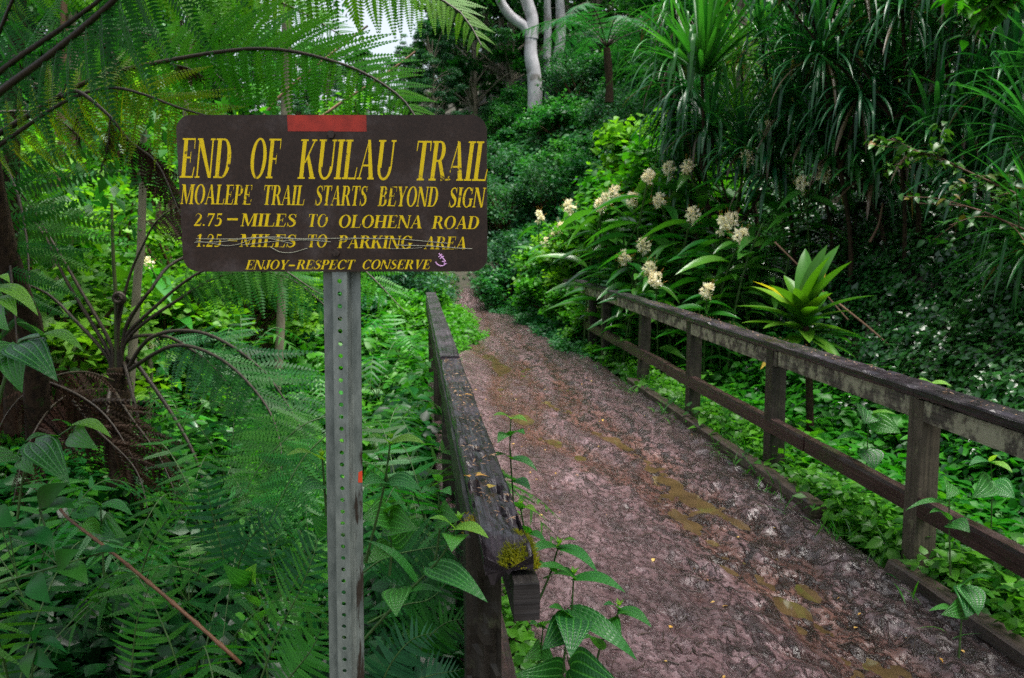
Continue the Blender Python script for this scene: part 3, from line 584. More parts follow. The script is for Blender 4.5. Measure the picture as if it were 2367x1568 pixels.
for ring, fl, mt in ((fr, 0, 0), (bk, 1, 1)):
    c = ring.mean(0, keepdims=True); tr = np.stack([jj, (jj + 1) % n, np.full(n, n)], -1); m.add(np.concatenate([ring, c]), None, tr[:, ::-1] if not fl else tr, None, .5, mt)
m.add(np.concatenate([fr, bk]), np.stack([jj, (jj + 1) % n, (jj + 1) % n + n, jj + n], -1), None, None, .5, 1)
panel = m.build('panel', [M['sign'], M['alu']], sign, False); panel.location = (0, 0, SC[2] + .3)
# --- the serif lettering, as strokes in a unit box (x to the right, y up)
ST_, TH, SF = .20, .075, .045
def bx(x0, y0, x1, y1): return [[(x0, y0), (x1, y0), (x1, y1), (x0, y1)]]
def stem(x, w=None, y0=0, y1=1, foot=1, head=1, e=.085):
    w = w or ST_; r = bx(x, y0, x + w, y1)
    if foot: r += bx(x - e, y0, x + w + e, y0 + SF)
    if head: r += bx(x - e, y1 - SF, x + w + e, y1)
    return r
def dia(x0, y0, x1, y1, w): return [[(x0, y0), (x0 + w, y0), (x1 + w, y1), (x1, y1)]]
def ser(x, y, w=.2): return bx(x - w / 2, y, x + w / 2, y + SF)
def arc(cx, cy_, rx, ry, a0, a1, tv=.05, th_=None, n=20):
    th_ = th_ or ST_; r = []; A = np.radians(np.linspace(a0, a1, n + 1))
    o = [(cx + rx * math.cos(a), cy_ + ry * math.sin(a)) for a in A]; i = [(cx + (rx - th_) * math.cos(a), cy_ + (ry - tv) * math.sin(a)) for a in A]
    return [[o[k], o[k + 1], i[k + 1], i[k]] for k in range(n)]
def curve(pts, ws, n=24):
    P = catmull(np.c_[np.array(pts), np.zeros(len(pts))], n + 1)[:, :2]; tg = nrm(np.gradient(P, axis=0)); nn = np.stack([-tg[:, 1], tg[:, 0]], -1)
    wv = np.interp(np.linspace(0, 1, n + 1), np.linspace(0, 1, len(ws)), ws)[:, None] / 2; a, b_ = P + nn * wv, P - nn * wv
    return [[tuple(a[k]), tuple(a[k + 1]), tuple(b_[k + 1]), tuple(b_[k])] for k in range(n)]
G = {}
G['I'] = (.42, stem(.11)); G['L'] = (.78, stem(.11) + bx(.3, 0, .72, SF) + [[(.66, SF), (.72, SF), (.76, .3), (.72, .3)]])
G['E'] = (.80, stem(.11) + bx(.3, 0, .72, SF) + bx(.3, 1 - SF, .70, 1) + bx(.3, .49, .52, .49 + SF) + [[(.66, SF), (.72, SF), (.77, .28), (.73, .28)], [(.66, 1 - SF), (.70, 1 - SF), (.70, .74), (.67, .74)], [(.50, .38), (.53, .38), (.53, .66), (.50, .66)]])
G['F'] = (.74, stem(.11) + bx(.3, 1 - SF, .70, 1) + bx(.3, .47, .52, .47 + SF) + [[(.66, 1 - SF), (.70, 1 - SF), (.70, .74), (.67, .74)], [(.50, .36), (.53, .36), (.53, .64), (.50, .64)]])
G['T'] = (.80, stem(.30, head=0) + bx(.04, 1 - SF, .76, 1) + [[(.04, .74), (.07, .74), (.10, 1 - SF), (.04, 1 - SF)], [(.73, .74), (.76, .74), (.76, 1 - SF), (.70, 1 - SF)]])
G['H'] = (.98, stem(.11) + stem(.67) + bx(.3, .48, .68, .48 + SF + .01))
G['N'] = (.98, stem(.10, TH, head=0) + bx(.02, 1 - SF, .3, 1) + [[(.10, 1 - SF), (.34, 1 - SF), (.86, .02), (.78, 0), (.72, 0)]][:0] + dia(.72, 0, .10, 1 - SF * .5, .20)[:0] + [[(.08, 1 - SF), (.32, 1 - SF), (.86, 0), (.72, 0)]] + stem(.79, TH, foot=0, head=1))
G['M'] = (1.15, stem(.10, TH, head=0) + bx(.0, 1 - SF, .3, 1) + [[(.08, 1 - SF), (.32, 1 - SF), (.60, .02), (.50, .02)], [(.50, .02), (.56, .02), (.86, 1), (.80, 1)]] + stem(.84, .20))
G['A'] = (.92, [[(.10, SF), (.16, SF), (.46, 1), (.42, 1)], [(.62, SF), (.84, SF), (.52, 1), (.38, 1)]] + ser(.13, 0, .24) + ser(.73, 0, .34) + bx(.24, .33, .64, .33 + SF))
G['V'] = (.90, [[(.12, 1 - SF), (.34, 1 - SF), (.52, 0), (.42, 0)], [(.42, 0), (.48, 0), (.78, 1 - SF), (.72, 1 - SF)]] + ser(.23, 1 - SF, .34) + ser(.75, 1 - SF, .24))
G['Y'] = (.86, stem(.33, y1=.46, head=0) + [[(.08, 1 - SF), (.30, 1 - SF), (.52, .44), (.33, .44)], [(.45, .44), (.53, .46), (.76, 1 - SF), (.70, 1 - SF)]] + ser(.19, 1 - SF, .32) + ser(.73, 1 - SF, .22))
G['K'] = (.95, stem(.11) + [[(.3, .42), (.36, .40), (.76, 1 - SF), (.69, 1 - SF)], [(.40, .56), (.48, .66), (.88, SF), (.66, SF)]] + ser(.72, 1 - SF, .26) + ser(.77, 0, .32))
G['O'] = (.96, arc(.48, .5, .44, .52, 0, 360, .05, .19, 36))
G['Q'] = G['O']
G['C'] = (.88, arc(.47, .5, .43, .52, 42, 318, .05, .19, 30) + [[(.75, .66), (.79, .66), (.81, 1), (.77, 1)], [(.77, .12), (.80, .1), (.83, .26), (.80, .28)]])
G['G'] = (.95, arc(.47, .5, .43, .52, 42, 310, .05, .19, 30) + [[(.75, .66), (.79, .66), (.81, 1), (.77, 1)]] + stem(.66, .18, .05, .44, 0, 1))
G['D'] = (.93, stem(.11) + bx(.3, 0, .46, SF) + bx(.3, 1 - SF, .46, 1) + arc(.45, .5, .42, .5, -90, 90, SF, .20))
G['P'] = (.78, stem(.11) + bx(.3, 1 - SF, .44, 1) + bx(.3, .46, .44, .46 + SF) + arc(.43, .73, .29, .27, -90, 90, SF, .19))
G['R'] = (.90, stem(.11) + bx(.3, 1 - SF, .44, 1) + bx(.3, .48, .44, .48 + SF) + arc(.43, .74, .29, .26, -90, 90, SF, .19) + [[(.40, .50), (.56, .52), (.86, SF), (.66, SF)]] + bx(.64, 0, .92, SF))
G['B'] = (.84, stem(.11) + bx(.3, 0, .46, SF) + bx(.3, 1 - SF, .44, 1) + bx(.3, .49, .46, .49 + SF) + arc(.43, .76, .26, .24, -90, 90, SF, .18) + arc(.45, .265, .32, .265, -90, 90, SF, .20))
G['U'] = (.95, stem(.11, y0=.3, foot=0) + arc(.475, .32, .365, .34, 180, 360, .06, .14) + stem(.77, TH, .3, 1, 0, 1))
G['J'] = (.60, stem(.30, y0=.2, foot=0) + arc(.26, .2, .24, .22, 180, 360, .06, .12) + [[(.02, .2), (.16, .2), (.13, .30), (.04, .30)]])
G['S'] = (.70, curve([(.59, .76), (.50, .93), (.32, .97), (.17, .86), (.18, .70), (.35, .55), (.54, .40), (.57, .20), (.43, .05), (.24, .03), (.10, .25)], [.03, .05, .06, .12, .17, .20, .17, .14, .08, .05, .03], 44) + [[(.57, .70), (.60, .70), (.61, 1), (.58, 1)], [(.08, 0), (.11, 0), (.12, .32), (.09, .32)]])
G['1'] = (.60, stem(.24, .17, head=0) + [[(.10, .84), (.13, .80), (.41, 1), (.30, 1)]])
G['2'] = (.66, curve([(.08, .72), (.14, .92), (.32, .96), (.48, .84), (.47, .62), (.30, .36), (.10, .06)], [.05, .06, .06, .16, .18, .12, .06], 34) + bx(.06, 0, .56, .13) + [[(.52, .13), (.56, .13), (.62, .25), (.58, .25)]])
G['5'] = (.64, bx(.18, .88, .54, 1) + [[(.18, .56), (.22, .54), (.24, .9), (.18, .9)]] + curve([(.19, .55), (.36, .62), (.50, .48), (.50, .22), (.34, .04), (.10, .06)], [.05, .08, .16, .17, .09, .08], 30))
G['7'] = (.62, bx(.06, .87, .58, 1) + [[(.18, 0), (.30, 0), (.58, .88), (.48, .88)], [(.06, .70), (.09, .70), (.12, .88), (.06, .88)]])
G['.'] = (.32, [[(.16 + .085 * math.cos(a), .08 + .085 * math.sin(a)) for a in (0, PI / 2, PI, 3 * PI / 2)], [(.16 + .085 * math.cos(a), .08 + .085 * math.sin(a)) for a in (PI / 4, 3 * PI / 4, 5 * PI / 4, 7 * PI / 4)]])
G['-'] = (.62, bx(.06, .28, .56, .46))
def word(mb, text, x0, x1, yb, H, shear, lift, dy=0.0):
    adv = sum(G[c][0] for c in text); k = (x1 - x0) / adv; x = 0; z = [0]
    for ci, c in enumerate(text):
        for pl in G[c][1]:
            p = np.array(pl, float); px = x0 + (x + p[:, 0]) * k + p[:, 1] * H * shear; py = yb + dy * (px - x0) - p[:, 1] * H
            lift[0] += 1; v = sl(px, py, -.00135 - .000004 * (lift[0] % 150)); nn = len(v)
            a = v[1] - v[0]; b_ = v[2] - v[0]; fl = np.cross(a, b_)[1] > 0
            ix = list(range(nn)); ix = ix[::-1] if fl else ix
            if nn == 4: mb.add(v, [ix])
        x += G[c][0]
lines = [(280, .14, 500, .009, [('END', 48, 418, 500), ('OF', 548, 765, 503), ('KUILAU', 900, 1590, 508), ('TRAIL', 1735, 2272, 519)]),
         (141, .16, 688, .010, [('MOALEPE', 45, 562, 688), ('TRAIL', 640, 945, 694), ('STARTS', 1018, 1396, 697), ('BEYOND', 1478, 1912, 703), ('SIGN', 1988, 2250, 710)]),
         (92, .20, 846, .008, [('2.75', 132, 338, 846), ('-', 366, 462, 828), ('MILES', 475, 880, 848), ('TO', 960, 1108, 852), ('OLOHENA', 1184, 1798, 858), ('ROAD', 1868, 2212, 866)]),
         (92, .20, 996, .008, [('1.25', 136, 326, 996), ('-', 368, 450, 980), ('MILES', 460, 872, 997), ('TO', 950, 1100, 1000), ('PARKING', 1176, 1722, 1006), ('AREA', 1808, 2120, 1014)]),
         (68, .34, 1161, .0, [('ENJOY', 495, 805, 1162), ('-', 806, 860, 1156), ('RESPECT', 866, 1290, 1161), ('CONSERVE', 1348, 1850, 1160)])]
for (H, sh_, yb, dy, ws) in lines:
    for (tx, a, b_, y_) in ws:
        m = MB(); lift = [0]; word(m, tx, a, b_, y_, H if tx != '-' else H * .9, sh_, lift, dy); m.build('lettering', M['yellow'], panel, False)
m = MB(); v = sl([846, 1412, 1412, 845], [172, 175, 59, 59], -.0016); m.add(v, [[0, 1, 2, 3]]); v2 = v + [0, .0003, 0]; m.add(np.concatenate([v, v2]), [[0, 1, 5, 4], [1, 2, 6, 5], [2, 3, 7, 6], [3, 0, 4, 7]]); m.build('red_tape', M['red_tape'], panel, False)
for (cx, cz) in ((1157, 196), (1168, 1042)):
    m = MB(); c = sl(cx, cz, -.0013); hx = [c + np.array([.0088 * math.cos(a) , 0, .0088 * math.sin(a)]) for a in np.arange(6) * PI / 3]; hx = np.array(hx); f2 = c + (hx - c) * .86 - [0, .0045, 0]; jj = np.arange(6)
    m.add(np.concatenate([hx, f2, [c - [0, .0048, 0]]]), np.stack([jj, (jj + 1) % 6, (jj + 1) % 6 + 6, jj + 6], -1), np.stack([jj + 6, (jj + 1) % 6 + 6, np.full(6, 12)], -1)); m.build('bolt', M['bolt'], panel, False)
m = MB()
for pts, r in (([(135, 965), (330, 960), (560, 935), (860, 940), (1130, 962)], 2.6), ([(150, 955), (280, 975), (370, 990), (470, 975), (620, 930), (850, 975)], 2.4), ([(150, 940), (420, 940), (700, 925), (900, 938), (1300, 935), (1600, 940), (1800, 955), (1990, 972)], 2.6),
               ([(690, 1000), (760, 1035), (850, 1038), (960, 1008)], 2.6), ([(1610, 985), (1850, 992), (2050, 1006), (2165, 1012)], 3.0), ([(1190, 950), (1330, 938), (1500, 942)], 2.0), ([(480, 985), (700, 960), (860, 950), (1100, 948)], 2.0), ([(1560, 1012), (1700, 1010), (1800, 1002)], 1.6)):
    P = catmull(np.array([(a, b_, 0) for a, b_ in pts], float), 40); m.tube(sl(P[:, 0], P[:, 1], -.00205), r * px_s, 4, 0)
m.build('scratch', M['scratch'], panel)
m = MB()
for pts in ([(1920, 1045), (1968, 1103)], [(1918, 1072), (1935, 1060), (1945, 1050)], [(1928, 1085), (1942, 1075), (1957, 1066)], [(1968, 1103), (1955, 1106), (1942, 1104)], [(1893, 1108), (1915, 1130), (1945, 1137), (1976, 1118)], [(1960, 1110), (1960, 1134)]):
    P = catmull(np.array([(a, b_, 0) for a, b_ in pts], float), 16); m.tube(sl(P[:, 0], P[:, 1], -.0016), 5.0 * px_s, 5, 0)
m.build('pink_scribble', M['pink'], panel)
# post: a hat-section channel with real holes
def post_mat():
    m, n, nd, ln, b, out = mat_base('galvanised_steel')
    tc = N(nd, 'TexCoord'); mp = N(nd, 'Mapping'); mp.inputs['Scale'].default_value = (1, 1, .35); ln.new(tc.outputs['Object'], mp.inputs[0])
    t = N(nd, 'TexNoise'); t.inputs['Scale'].default_value = 38; t.inputs['Detail'].default_value = 8; t.inputs['Roughness'].default_value = .7; ln.new(mp.outputs[0], t.inputs[0])
    r = ramp(nd, [(.3, (.10, .125, .115)), (.7, (.31, .345, .315))]); ln.new(t.outputs[0], r.inputs[0])
    t2 = N(nd, 'TexNoise'); t2.inputs['Scale'].default_value = 16; t2.inputs['Detail'].default_value = 9; t2.inputs['Roughness'].default_value = .7; mp2 = N(nd, 'Mapping'); mp2.inputs['Scale'].default_value = (3, 1, .35); ln.new(tc.outputs['Object'], mp2.inputs[0]); ln.new(mp2.outputs[0], t2.inputs[0])
    sx = N(nd, 'SeparateXYZ'); ln.new(tc.outputs['Object'], sx.inputs[0])
    rt = N(nd, 'MapRange', interpolation_type='SMOOTHSTEP'); ln.new(sx.outputs[0], rt.inputs[0]); rt.inputs[1].default_value = .012; rt.inputs[2].default_value = .026
    lo = N(nd, 'MapRange'); ln.new(sx.outputs[2], lo.inputs[0]); lo.inputs[1].default_value = 1.75; lo.inputs[2].default_value = 1.25
    k = math_(nd, ln, 'MULTIPLY', rt.outputs[0], lo.outputs[0]); k2 = math_(nd, ln, 'MULTIPLY_ADD', k, .19, t2.outputs[0])
    r2 = ramp(nd, [(.64, (0, 0, 0)), (.69, (1, 1, 1))]); ln.new(k2, r2.inputs[0])
    mx = N(nd, 'MixRGB'); ln.new(r2.outputs[0], mx.inputs[0]); ln.new(r.outputs[0], mx.inputs[1]); mx.inputs[2].default_value = (.030, .020, .013, 1); ln.new(mx.outputs[0], b.inputs['Base Color'])
    iv = math_(nd, ln, 'MULTIPLY_ADD', r2.outputs[0], -.45, .45); ln.new(iv, b.inputs['Metallic']); b.inputs['Roughness'].default_value = .5
    bp = N(nd, 'Bump'); bp.inputs['Strength'].default_value = .25; bp.inputs['Distance'].default_value = .002; ln.new(t.outputs[0], bp.inputs['Height']); ln.new(bp.outputs[0], b.inputs['Normal'])
    return m
M['steel'] = post_mat()
m = MB(); ptop = SC[2] + .3 + .145; mod = .0254; nm = int(ptop / mod); hw = .0140
for k in range(nm):
    z0 = ptop - (k + 1) * mod; zc = z0 + mod / 2
    for yy, fl in ((0, 0), (.0032, 1)):
        o8 = [(-hw, 0), (-hw, -mod / 2), (0, -mod / 2), (hw, -mod / 2), (hw, 0), (hw, mod / 2), (0, mod / 2), (-hw, mod / 2)]
        i8 = [(.0050 * math.cos(PI + a * PI / 4), .0050 * math.sin(PI + a * PI / 4)) for a in range(8)]
        v = np.array([(x, yy, zc + z) for x, z in o8] + [(x, yy, zc + z) for x, z in i8]); jj = np.arange(8)
        qd = np.stack([jj, (jj + 1) % 8, (jj + 1) % 8 + 8, jj + 8], -1); m.add(v, qd if not fl else qd[:, ::-1])
    v = np.array([(x, 0, zc + z) for x, z in i8] + [(x, .0032, zc + z) for x, z in i8]); m.add(v, np.stack([jj, (jj + 1) % 8, (jj + 1) % 8 + 8, jj + 8], -1))
zt, zb = ptop, ptop - nm * mod
def strip(pr):
    pr = np.array(pr); nn = len(pr); zs = np.linspace(zb, zt, 30)
    v = np.array([(x, y, z) for z in zs for x, y in pr]); i = np.arange(29)[:, None] * nn; j = np.arange(nn - 1)[None]
    m.add(v, np.stack([i + j, i + j + 1, i + nn + j + 1, i + nn + j], -1).reshape(-1, 4))
strip([(-.0378, .0262), (-.0378, .0230), (-.0215, .0230), (-.0195, .0215), (-.0150, .0008), (-hw, 0)])
strip([(hw, 0), (.0150, .0008), (.0195, .0215), (.0215, .0230), (.0378, .0230), (.0378, .0262)])
strip([(.0378, .0262), (.0215, .0262), (.0175, .0245), (.0130, .0040), (hw - .002, .0032)])
strip([(-hw + .002, .0032), (-.0130, .0040), (-.0175, .0245), (-.0215, .0262), (-.0378, .0262)])
post = m.build('post', M['steel'], sign, False)
lean = .0150; xt = at(786, 640, 1.660)[0] - SC[0]
post.rotation_euler = (0, lean, 0); post.location = (xt - (SC[2] + .3 - .1) * lean, .0016, 0)
m = MB(); p = np.array([[.0290, .0222, 1.40 - .012], [.0382, .0222, 1.40 - .012], [.0382, .0222, 1.40 + .014], [.0300, .0222, 1.40 + .010]]); zz = 1.68 - .30 / F * 1.7 * 1900 * 0 
zt_ = at(831, 1102, 1.68)[2] + .3; p[:, 2] += zt_ - 1.40; m.add(p, [[0, 1, 2, 3]]); m.build('red_tag', plain('red_orange_tag', (.75, .07, .02), .5), post, False)
# ================================================================== vegetation
ANCH = {}
ANCHORS = [('top left corner of the sign', 420, 275), ('top right corner of the sign', 1120, 275), ('lower right corner of the sign', 1120, 625), ('lower left corner of the sign', 425, 620), ('red tape on the sign', 762, 280),
           ('foot of the white trunk', 1234, 210), ('far end of the long railing', 1310, 650), ('far end of the rotten handrail', 985, 680), ('second post of the long railing', 1812, 880), ('nearest post of the long railing', 2160, 1080),
           ('yellow ti plant', 1860, 720), ('tallest upright strap rosette', 1625, 120), ('trunk of the large tree fern', 275, 960), ('joint in the rotten handrail', 1040, 830), ('mossy beam end', 1190, 1320), ('small tree fern on the hill', 1405, 150),
           ('pale straight trunk above the sign', 660, 180), ('ginger flowers', 1480, 500), ('red tag on the sign post', 831, 1102), ('red brown twig', 360, 1350), ('top right corner of the picture', 2366, 0), ('top left corner of the picture', 0, 0), ('bottom left corner of the picture', 0, 1568), ('right edge of the picture', 2366, 700), ('mud path where it narrows', 1130, 730)]
USED = set()
def near_label(desc, p):
    x, y, zc = proj(p); x, y = float(x[0]), float(y[0])
    order = sorted(ANCHORS, key=lambda a: (a[1] - x) ** 2 + (a[2] - y) ** 2)
    for fmt in ('{d} {r} the {a}', '{d} a little farther {r} the {a}'):
        for a in order[:6]:
            dx, dy = x - a[1], y - a[2]
            r = ('right of' if dx > 0 else 'left of') if abs(dx) > abs(dy) * 1.3 else ('below' if dy > 0 else 'above')
            if abs(dx) <= abs(dy) * 1.3 and abs(dx) > abs(dy) * .5: r = ('below right of' if dx > 0 else 'below left of') if dy > 0 else ('above right of' if dx > 0 else 'above left of')
            l = fmt.format(d=desc, r=r, a=a[0]).replace('farther right of', 'farther to the right of').replace('farther left of', 'farther to the left of')
            if l not in USED and len(l.split()) <= 16: USED.add(l); return l
    return desc
def A3(L): return np.array([at(*p) for p in L])
def vis(p, mx=120, my=120):
    x, y, zc = proj(p); return (zc > .2) & (x > -mx) & (x < 2366 + mx) & (y > -my) & (y < 1568 + my)
def Tmb(mb):
    V = np.concatenate(mb.V); return T_(V, np.concatenate(mb.Q) if mb.Q else (), np.concatenate(mb.TR) if mb.TR else (), np.concatenate(mb.U))
def sprig(nl, T, ls, bush=.28, top=.5, seed=0):
    """a small leafy shoot of height 1"""
    g = np.random.default_rng(seed); mb = MB(); k = np.arange(nl); h = .15 + .85 * (k + .5) / nl; th = k * 2.4 + g.random()
    P = np.stack([np.cos(th) * .05 * bush, np.sin(th) * .05 * bush, h], -1); el = -.15 + .9 * (h - .3) * top + g.normal(0, .2, nl)
    D = np.stack([np.cos(th) * np.cos(el), np.sin(th) * np.cos(el), np.sin(el)], -1)
    mb.inst(T, P + D * .06, frames(D, np.array([0, 0, 1.0]) + g.normal(0, .25, (nl, 3))), ls * (1.25 - .6 * h) * (1 + g.normal(0, .15, nl)))
    mb.add([(-.008, 0, 0), (.008, 0, 0), (0, 0, .95)], None, [[0, 1, 2]]); return Tmb(mb)
SPR = [sprig(9, T_heart, .42, seed=1), sprig(8, T_heart, .5, seed=2), sprig(11, T_small, .45, seed=3), sprig(7, T_broad, .55, seed=4)]
SPR_T = [sprig(18, T_heart, .2, seed=8), sprig(22, T_small, .18, seed=9), sprig(16, T_broad, .22, seed=10)]
SPR_D = [sprig(10, T_heart, .36, seed=5, top=.2), sprig(9, T_heart, .42, seed=6, top=.1), sprig(10, T_small, .4, seed=7)]
def yawR(n, tilt=.25, nv=None):
    th = rng.random(n) * 2 * PI; up = nrm(np.array([0, 0, 1.0]) + rng.normal(0, tilt, (n, 3)) + (0 if nv is None else nv))
    D = np.stack([np.cos(th), np.sin(th), 0 * th], -1); X = nrm(np.cross(D, up)); D = np.cross(up, X)
    return np.stack([X, D, up], -1)
def scatter(mb, TS, P, size, var, mat=0, tilt=.3, nv=None):
    k = rng.integers(0, len(TS), len(P))
    for i, T in enumerate(TS):
        j = k == i; mb.inst(T, P[j], yawR(j.sum(), tilt, nv), np.broadcast_to(size, (len(P),))[j], np.broadcast_to(var, (len(P),))[j], mat)
def sample_st(n, s0, s1, t0, t1, sink=.04, pw=1.0):
    s = s0 * (s1 / s0) ** (rng.random(n) ** pw); t = rng.uniform(t0, t1, n) if not callable(t0) else t0(s) + (t1(s) - t0(s)) * rng.random(n)
    P = W(s, t, 0); P[:, 2] = ground(P[:, 0], P[:, 1]) - sink; return s, t, P
def und(name, lab, mats, parts):
    mb = MB()
    for (TS, P, size, var, mi, tilt, nv) in parts: scatter(mb, TS, P, size, var, mi, tilt, nv)
    o = mb.build(name, mats); tag(o, lab, 'undergrowth', kind='stuff'); return o
def clumpvar(P, f=1.0, seed=50): return np.clip(fbm(P[:, 0] * f, P[:, 1] * f, seed) * 1.3 - .15 + rng.normal(0, .22, len(P)), 0, 1)
# left bank and gully
s, t, P = sample_st(9000, 1.9, 17, lambda s: -.75 * s - .5, lambda s: .06 + 0 * s)
k = vis(P, 200, 250); P = P[k]; s = s[k]
fa = s > 6.5 + 1.5 * rng.normal(size=len(s)); sz = rng.uniform(.16, .34, len(P)) * (.8 + .06 * s); cv = clumpvar(P)
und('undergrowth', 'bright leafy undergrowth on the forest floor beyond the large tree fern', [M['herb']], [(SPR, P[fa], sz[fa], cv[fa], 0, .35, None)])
und('undergrowth', 'shade-tinted low leafy undergrowth on the bank and gully left of the bridge', [M['herb_shade']], [(SPR, P[~fa], sz[~fa] * 1.15, cv[~fa], 0, .35, None)])
s, t, P = sample_st(2600, 9, 19, lambda s: -1.2 + 0 * s, lambda s: path_c(s) - path_w(s) + .05); ed = np.clip(.32 + .8 * (path_c(s) - path_w(s) - t), .32, 1); k = vis(P); P = P[k]; ed = ed[k]
und('undergrowth', 'bright green herbs between the rotten handrail and the mud path', [M['herb']], [(SPR, P, rng.uniform(.22, .48, len(P)) * ed, np.clip(clumpvar(P) + .25, 0, 1), 0, .3, None)])
# behind the right railing
s, t, P = sample_st(2900, 2.3, 10, 2.66, 3.9, pw=.8); P = P[vis(P, 60, 150)]
und('undergrowth', 'bright green herbs growing behind the posts of the long railing', [M['herb']], [(SPR, P, rng.uniform(.14, .34, len(P)), np.clip(clumpvar(P) + .1, 0, 1), 0, .3, None)])
s, t, P = sample_st(19000, 3.5, 14, 3.5, 8.5, pw=.8); k = vis(P, 60, 60); P = P[k]; s = s[k]
und('undergrowth', 'dark glossy small leaved ground cover on the steep slope behind the railing', [M['herb_dark']], [(SPR_D, P, rng.uniform(.10, .24, len(P)), clumpvar(P, 1.4), 0, .5, np.array([-br[0] * .6, -br[1] * .6, 0]))])
s, t, P = sample_st(9500, 10.2, 34, lambda s: np.where(s < 18.4, path_c(s) + path_w(s) - .06, 0), lambda s: 2 + .55 * (s - 8)); k = vis(P, 40, 60); P = P[k]; s = s[k]
und('undergrowth', 'dense fresh green herbs covering the hillside above the narrow path', [M['shrub']], [(SPR, P, rng.uniform(.2, .42, len(P)) * (.7 + .028 * s) * np.clip(.34 + .8 * (t[k] - path_c(s) - path_w(s)), .34, 1), clumpvar(P, .8), 0, .4, None)])
s, t, P = sample_st(7000, 14, 60, lambda s: -.8 * s, lambda s: -.2 + 0 * s); k = vis(P, 40, 60); P = P[k]; s = s[k]
und('undergrowth', 'leafy undergrowth on the rising forest floor far behind the sign', [M['shrub']], [(SPR, P, rng.uniform(.3, .6, len(P)) * (.7 + .035 * s), clumpvar(P, .6), 0, .4, None)])
# verge plants by the bridge edges, grass at the kerb
s, t, P = sample_st(420, 1.9, 10.5, .28, .46); P[:, 2] = .0; P = P[rng.random(len(P)) < .8]
s2, t2, P2 = sample_st(420, 2.4, 12, 2.33, 2.55); P2[:, 2] = .0
und('undergrowth', 'scattered young herbs along both muddy edges of the bridge', [M['herb']], [(SPR, P, rng.uniform(.06, .16, len(P)), rng.uniform(.3, 1, len(P)), 0, .3, None), (SPR, P2, rng.uniform(.06, .24, len(P2)), rng.random(len(P2)), 0, .3, None)])
s, t, P = sample_st(330, 2.6, 11, 2.5, 2.85); P = P[vis(P)]
und('undergrowth', 'taller weeds crowding between the posts of the long railing', [M['herb'], M['verge']], [(SPR_T, P, rng.uniform(.25, .55, len(P)), rng.random(len(P)), 0, .3, None)])
def grass(n, P, L, lab):
    mb = MB(); a = rng.random(n) * 2 * PI; el = rng.uniform(.5, 1.4, n); D = np.stack([np.cos(a) * np.cos(el), np.sin(a) * np.cos(el), np.sin(el)], -1)
    mb.inst(leaf_t(2, 4, .05, .5, .2, .5), P, frames(D, np.array([0, 0, 1.0]) + rng.normal(0, .3, (n, 3))), L, rng.random(n)); o = mb.build('grass', M['herb']); tag(o, lab, 'grass', kind='stuff')
n = 2600; s = rng.uniform(2.6, 10, n); t = 2.42 + rng.normal(0, .05, n) - .2 * (rng.random(n) < .15); P = W(s, t, .03)[fbm(s * 2, t * 2, 66) > .47]; grass(len(P), P, rng.uniform(.06, .2, len(P)), 'short fresh grass tufts along the kerb below the long railing')

# ------------------------------------------------------------------ tree ferns
def fern_part(name, mats, parent, base, fn):
    mb = MB(); fn(mb); mb.V = [v_ - base for v_ in mb.V]; return mb.build(name, mats, parent)
def fr_px(parent, base, L, plen, lm='fern', n=26, up=(0, -.75, 1), sm='stipe', name='frond', lab=None, **k):
    o = fern_part(name, [M[lm], M[sm]], parent, base, lambda mb: frond(mb, A3(L), plen, n, up, **k))
    if lab: o['label'] = lab
    return o
def trunk_(name, parent, base, pts, rad, mat, sides=10, wob=.0):
    def f(mb):
        P = catmull(pts, 26); P = P + wob * (np.stack([vnoise(np.arange(26) * .5, 1, 3), vnoise(np.arange(26) * .5, 5, 4), 0 * P[:, 0]], -1) - [.5, .5, 0]); mb.tube(P, np.interp(np.linspace(0, 1, 26), np.linspace(0, 1, len(rad)), rad) * (1 + .12 * rng.normal(size=26) * (wob > 0)), sides, 0)
    return fern_part(name, [M[mat]], parent, base, f)
b = at(272, 1040, 5.9); b[2] = ground(b[0], b[1]) if False else b[2] - .35
tf = thing('tree_fern', b, 'large tree fern with dark hairy trunk and long bare stipes left of the sign', 'tree fern')
trunk_('trunk', tf, b, [b, at(272, 1000, 5.9), at(276, 920, 5.9), at(272, 850, 5.9)], [.10, .085, .08, .062], 'fern_trunk', 12, .02)
Zf = 5.9
def q_(L, Z=Zf): return [(x, y, Z if len(r) == 0 else r[0]) for x, y, *r in L]
crownpt = (272, 865, Zf)
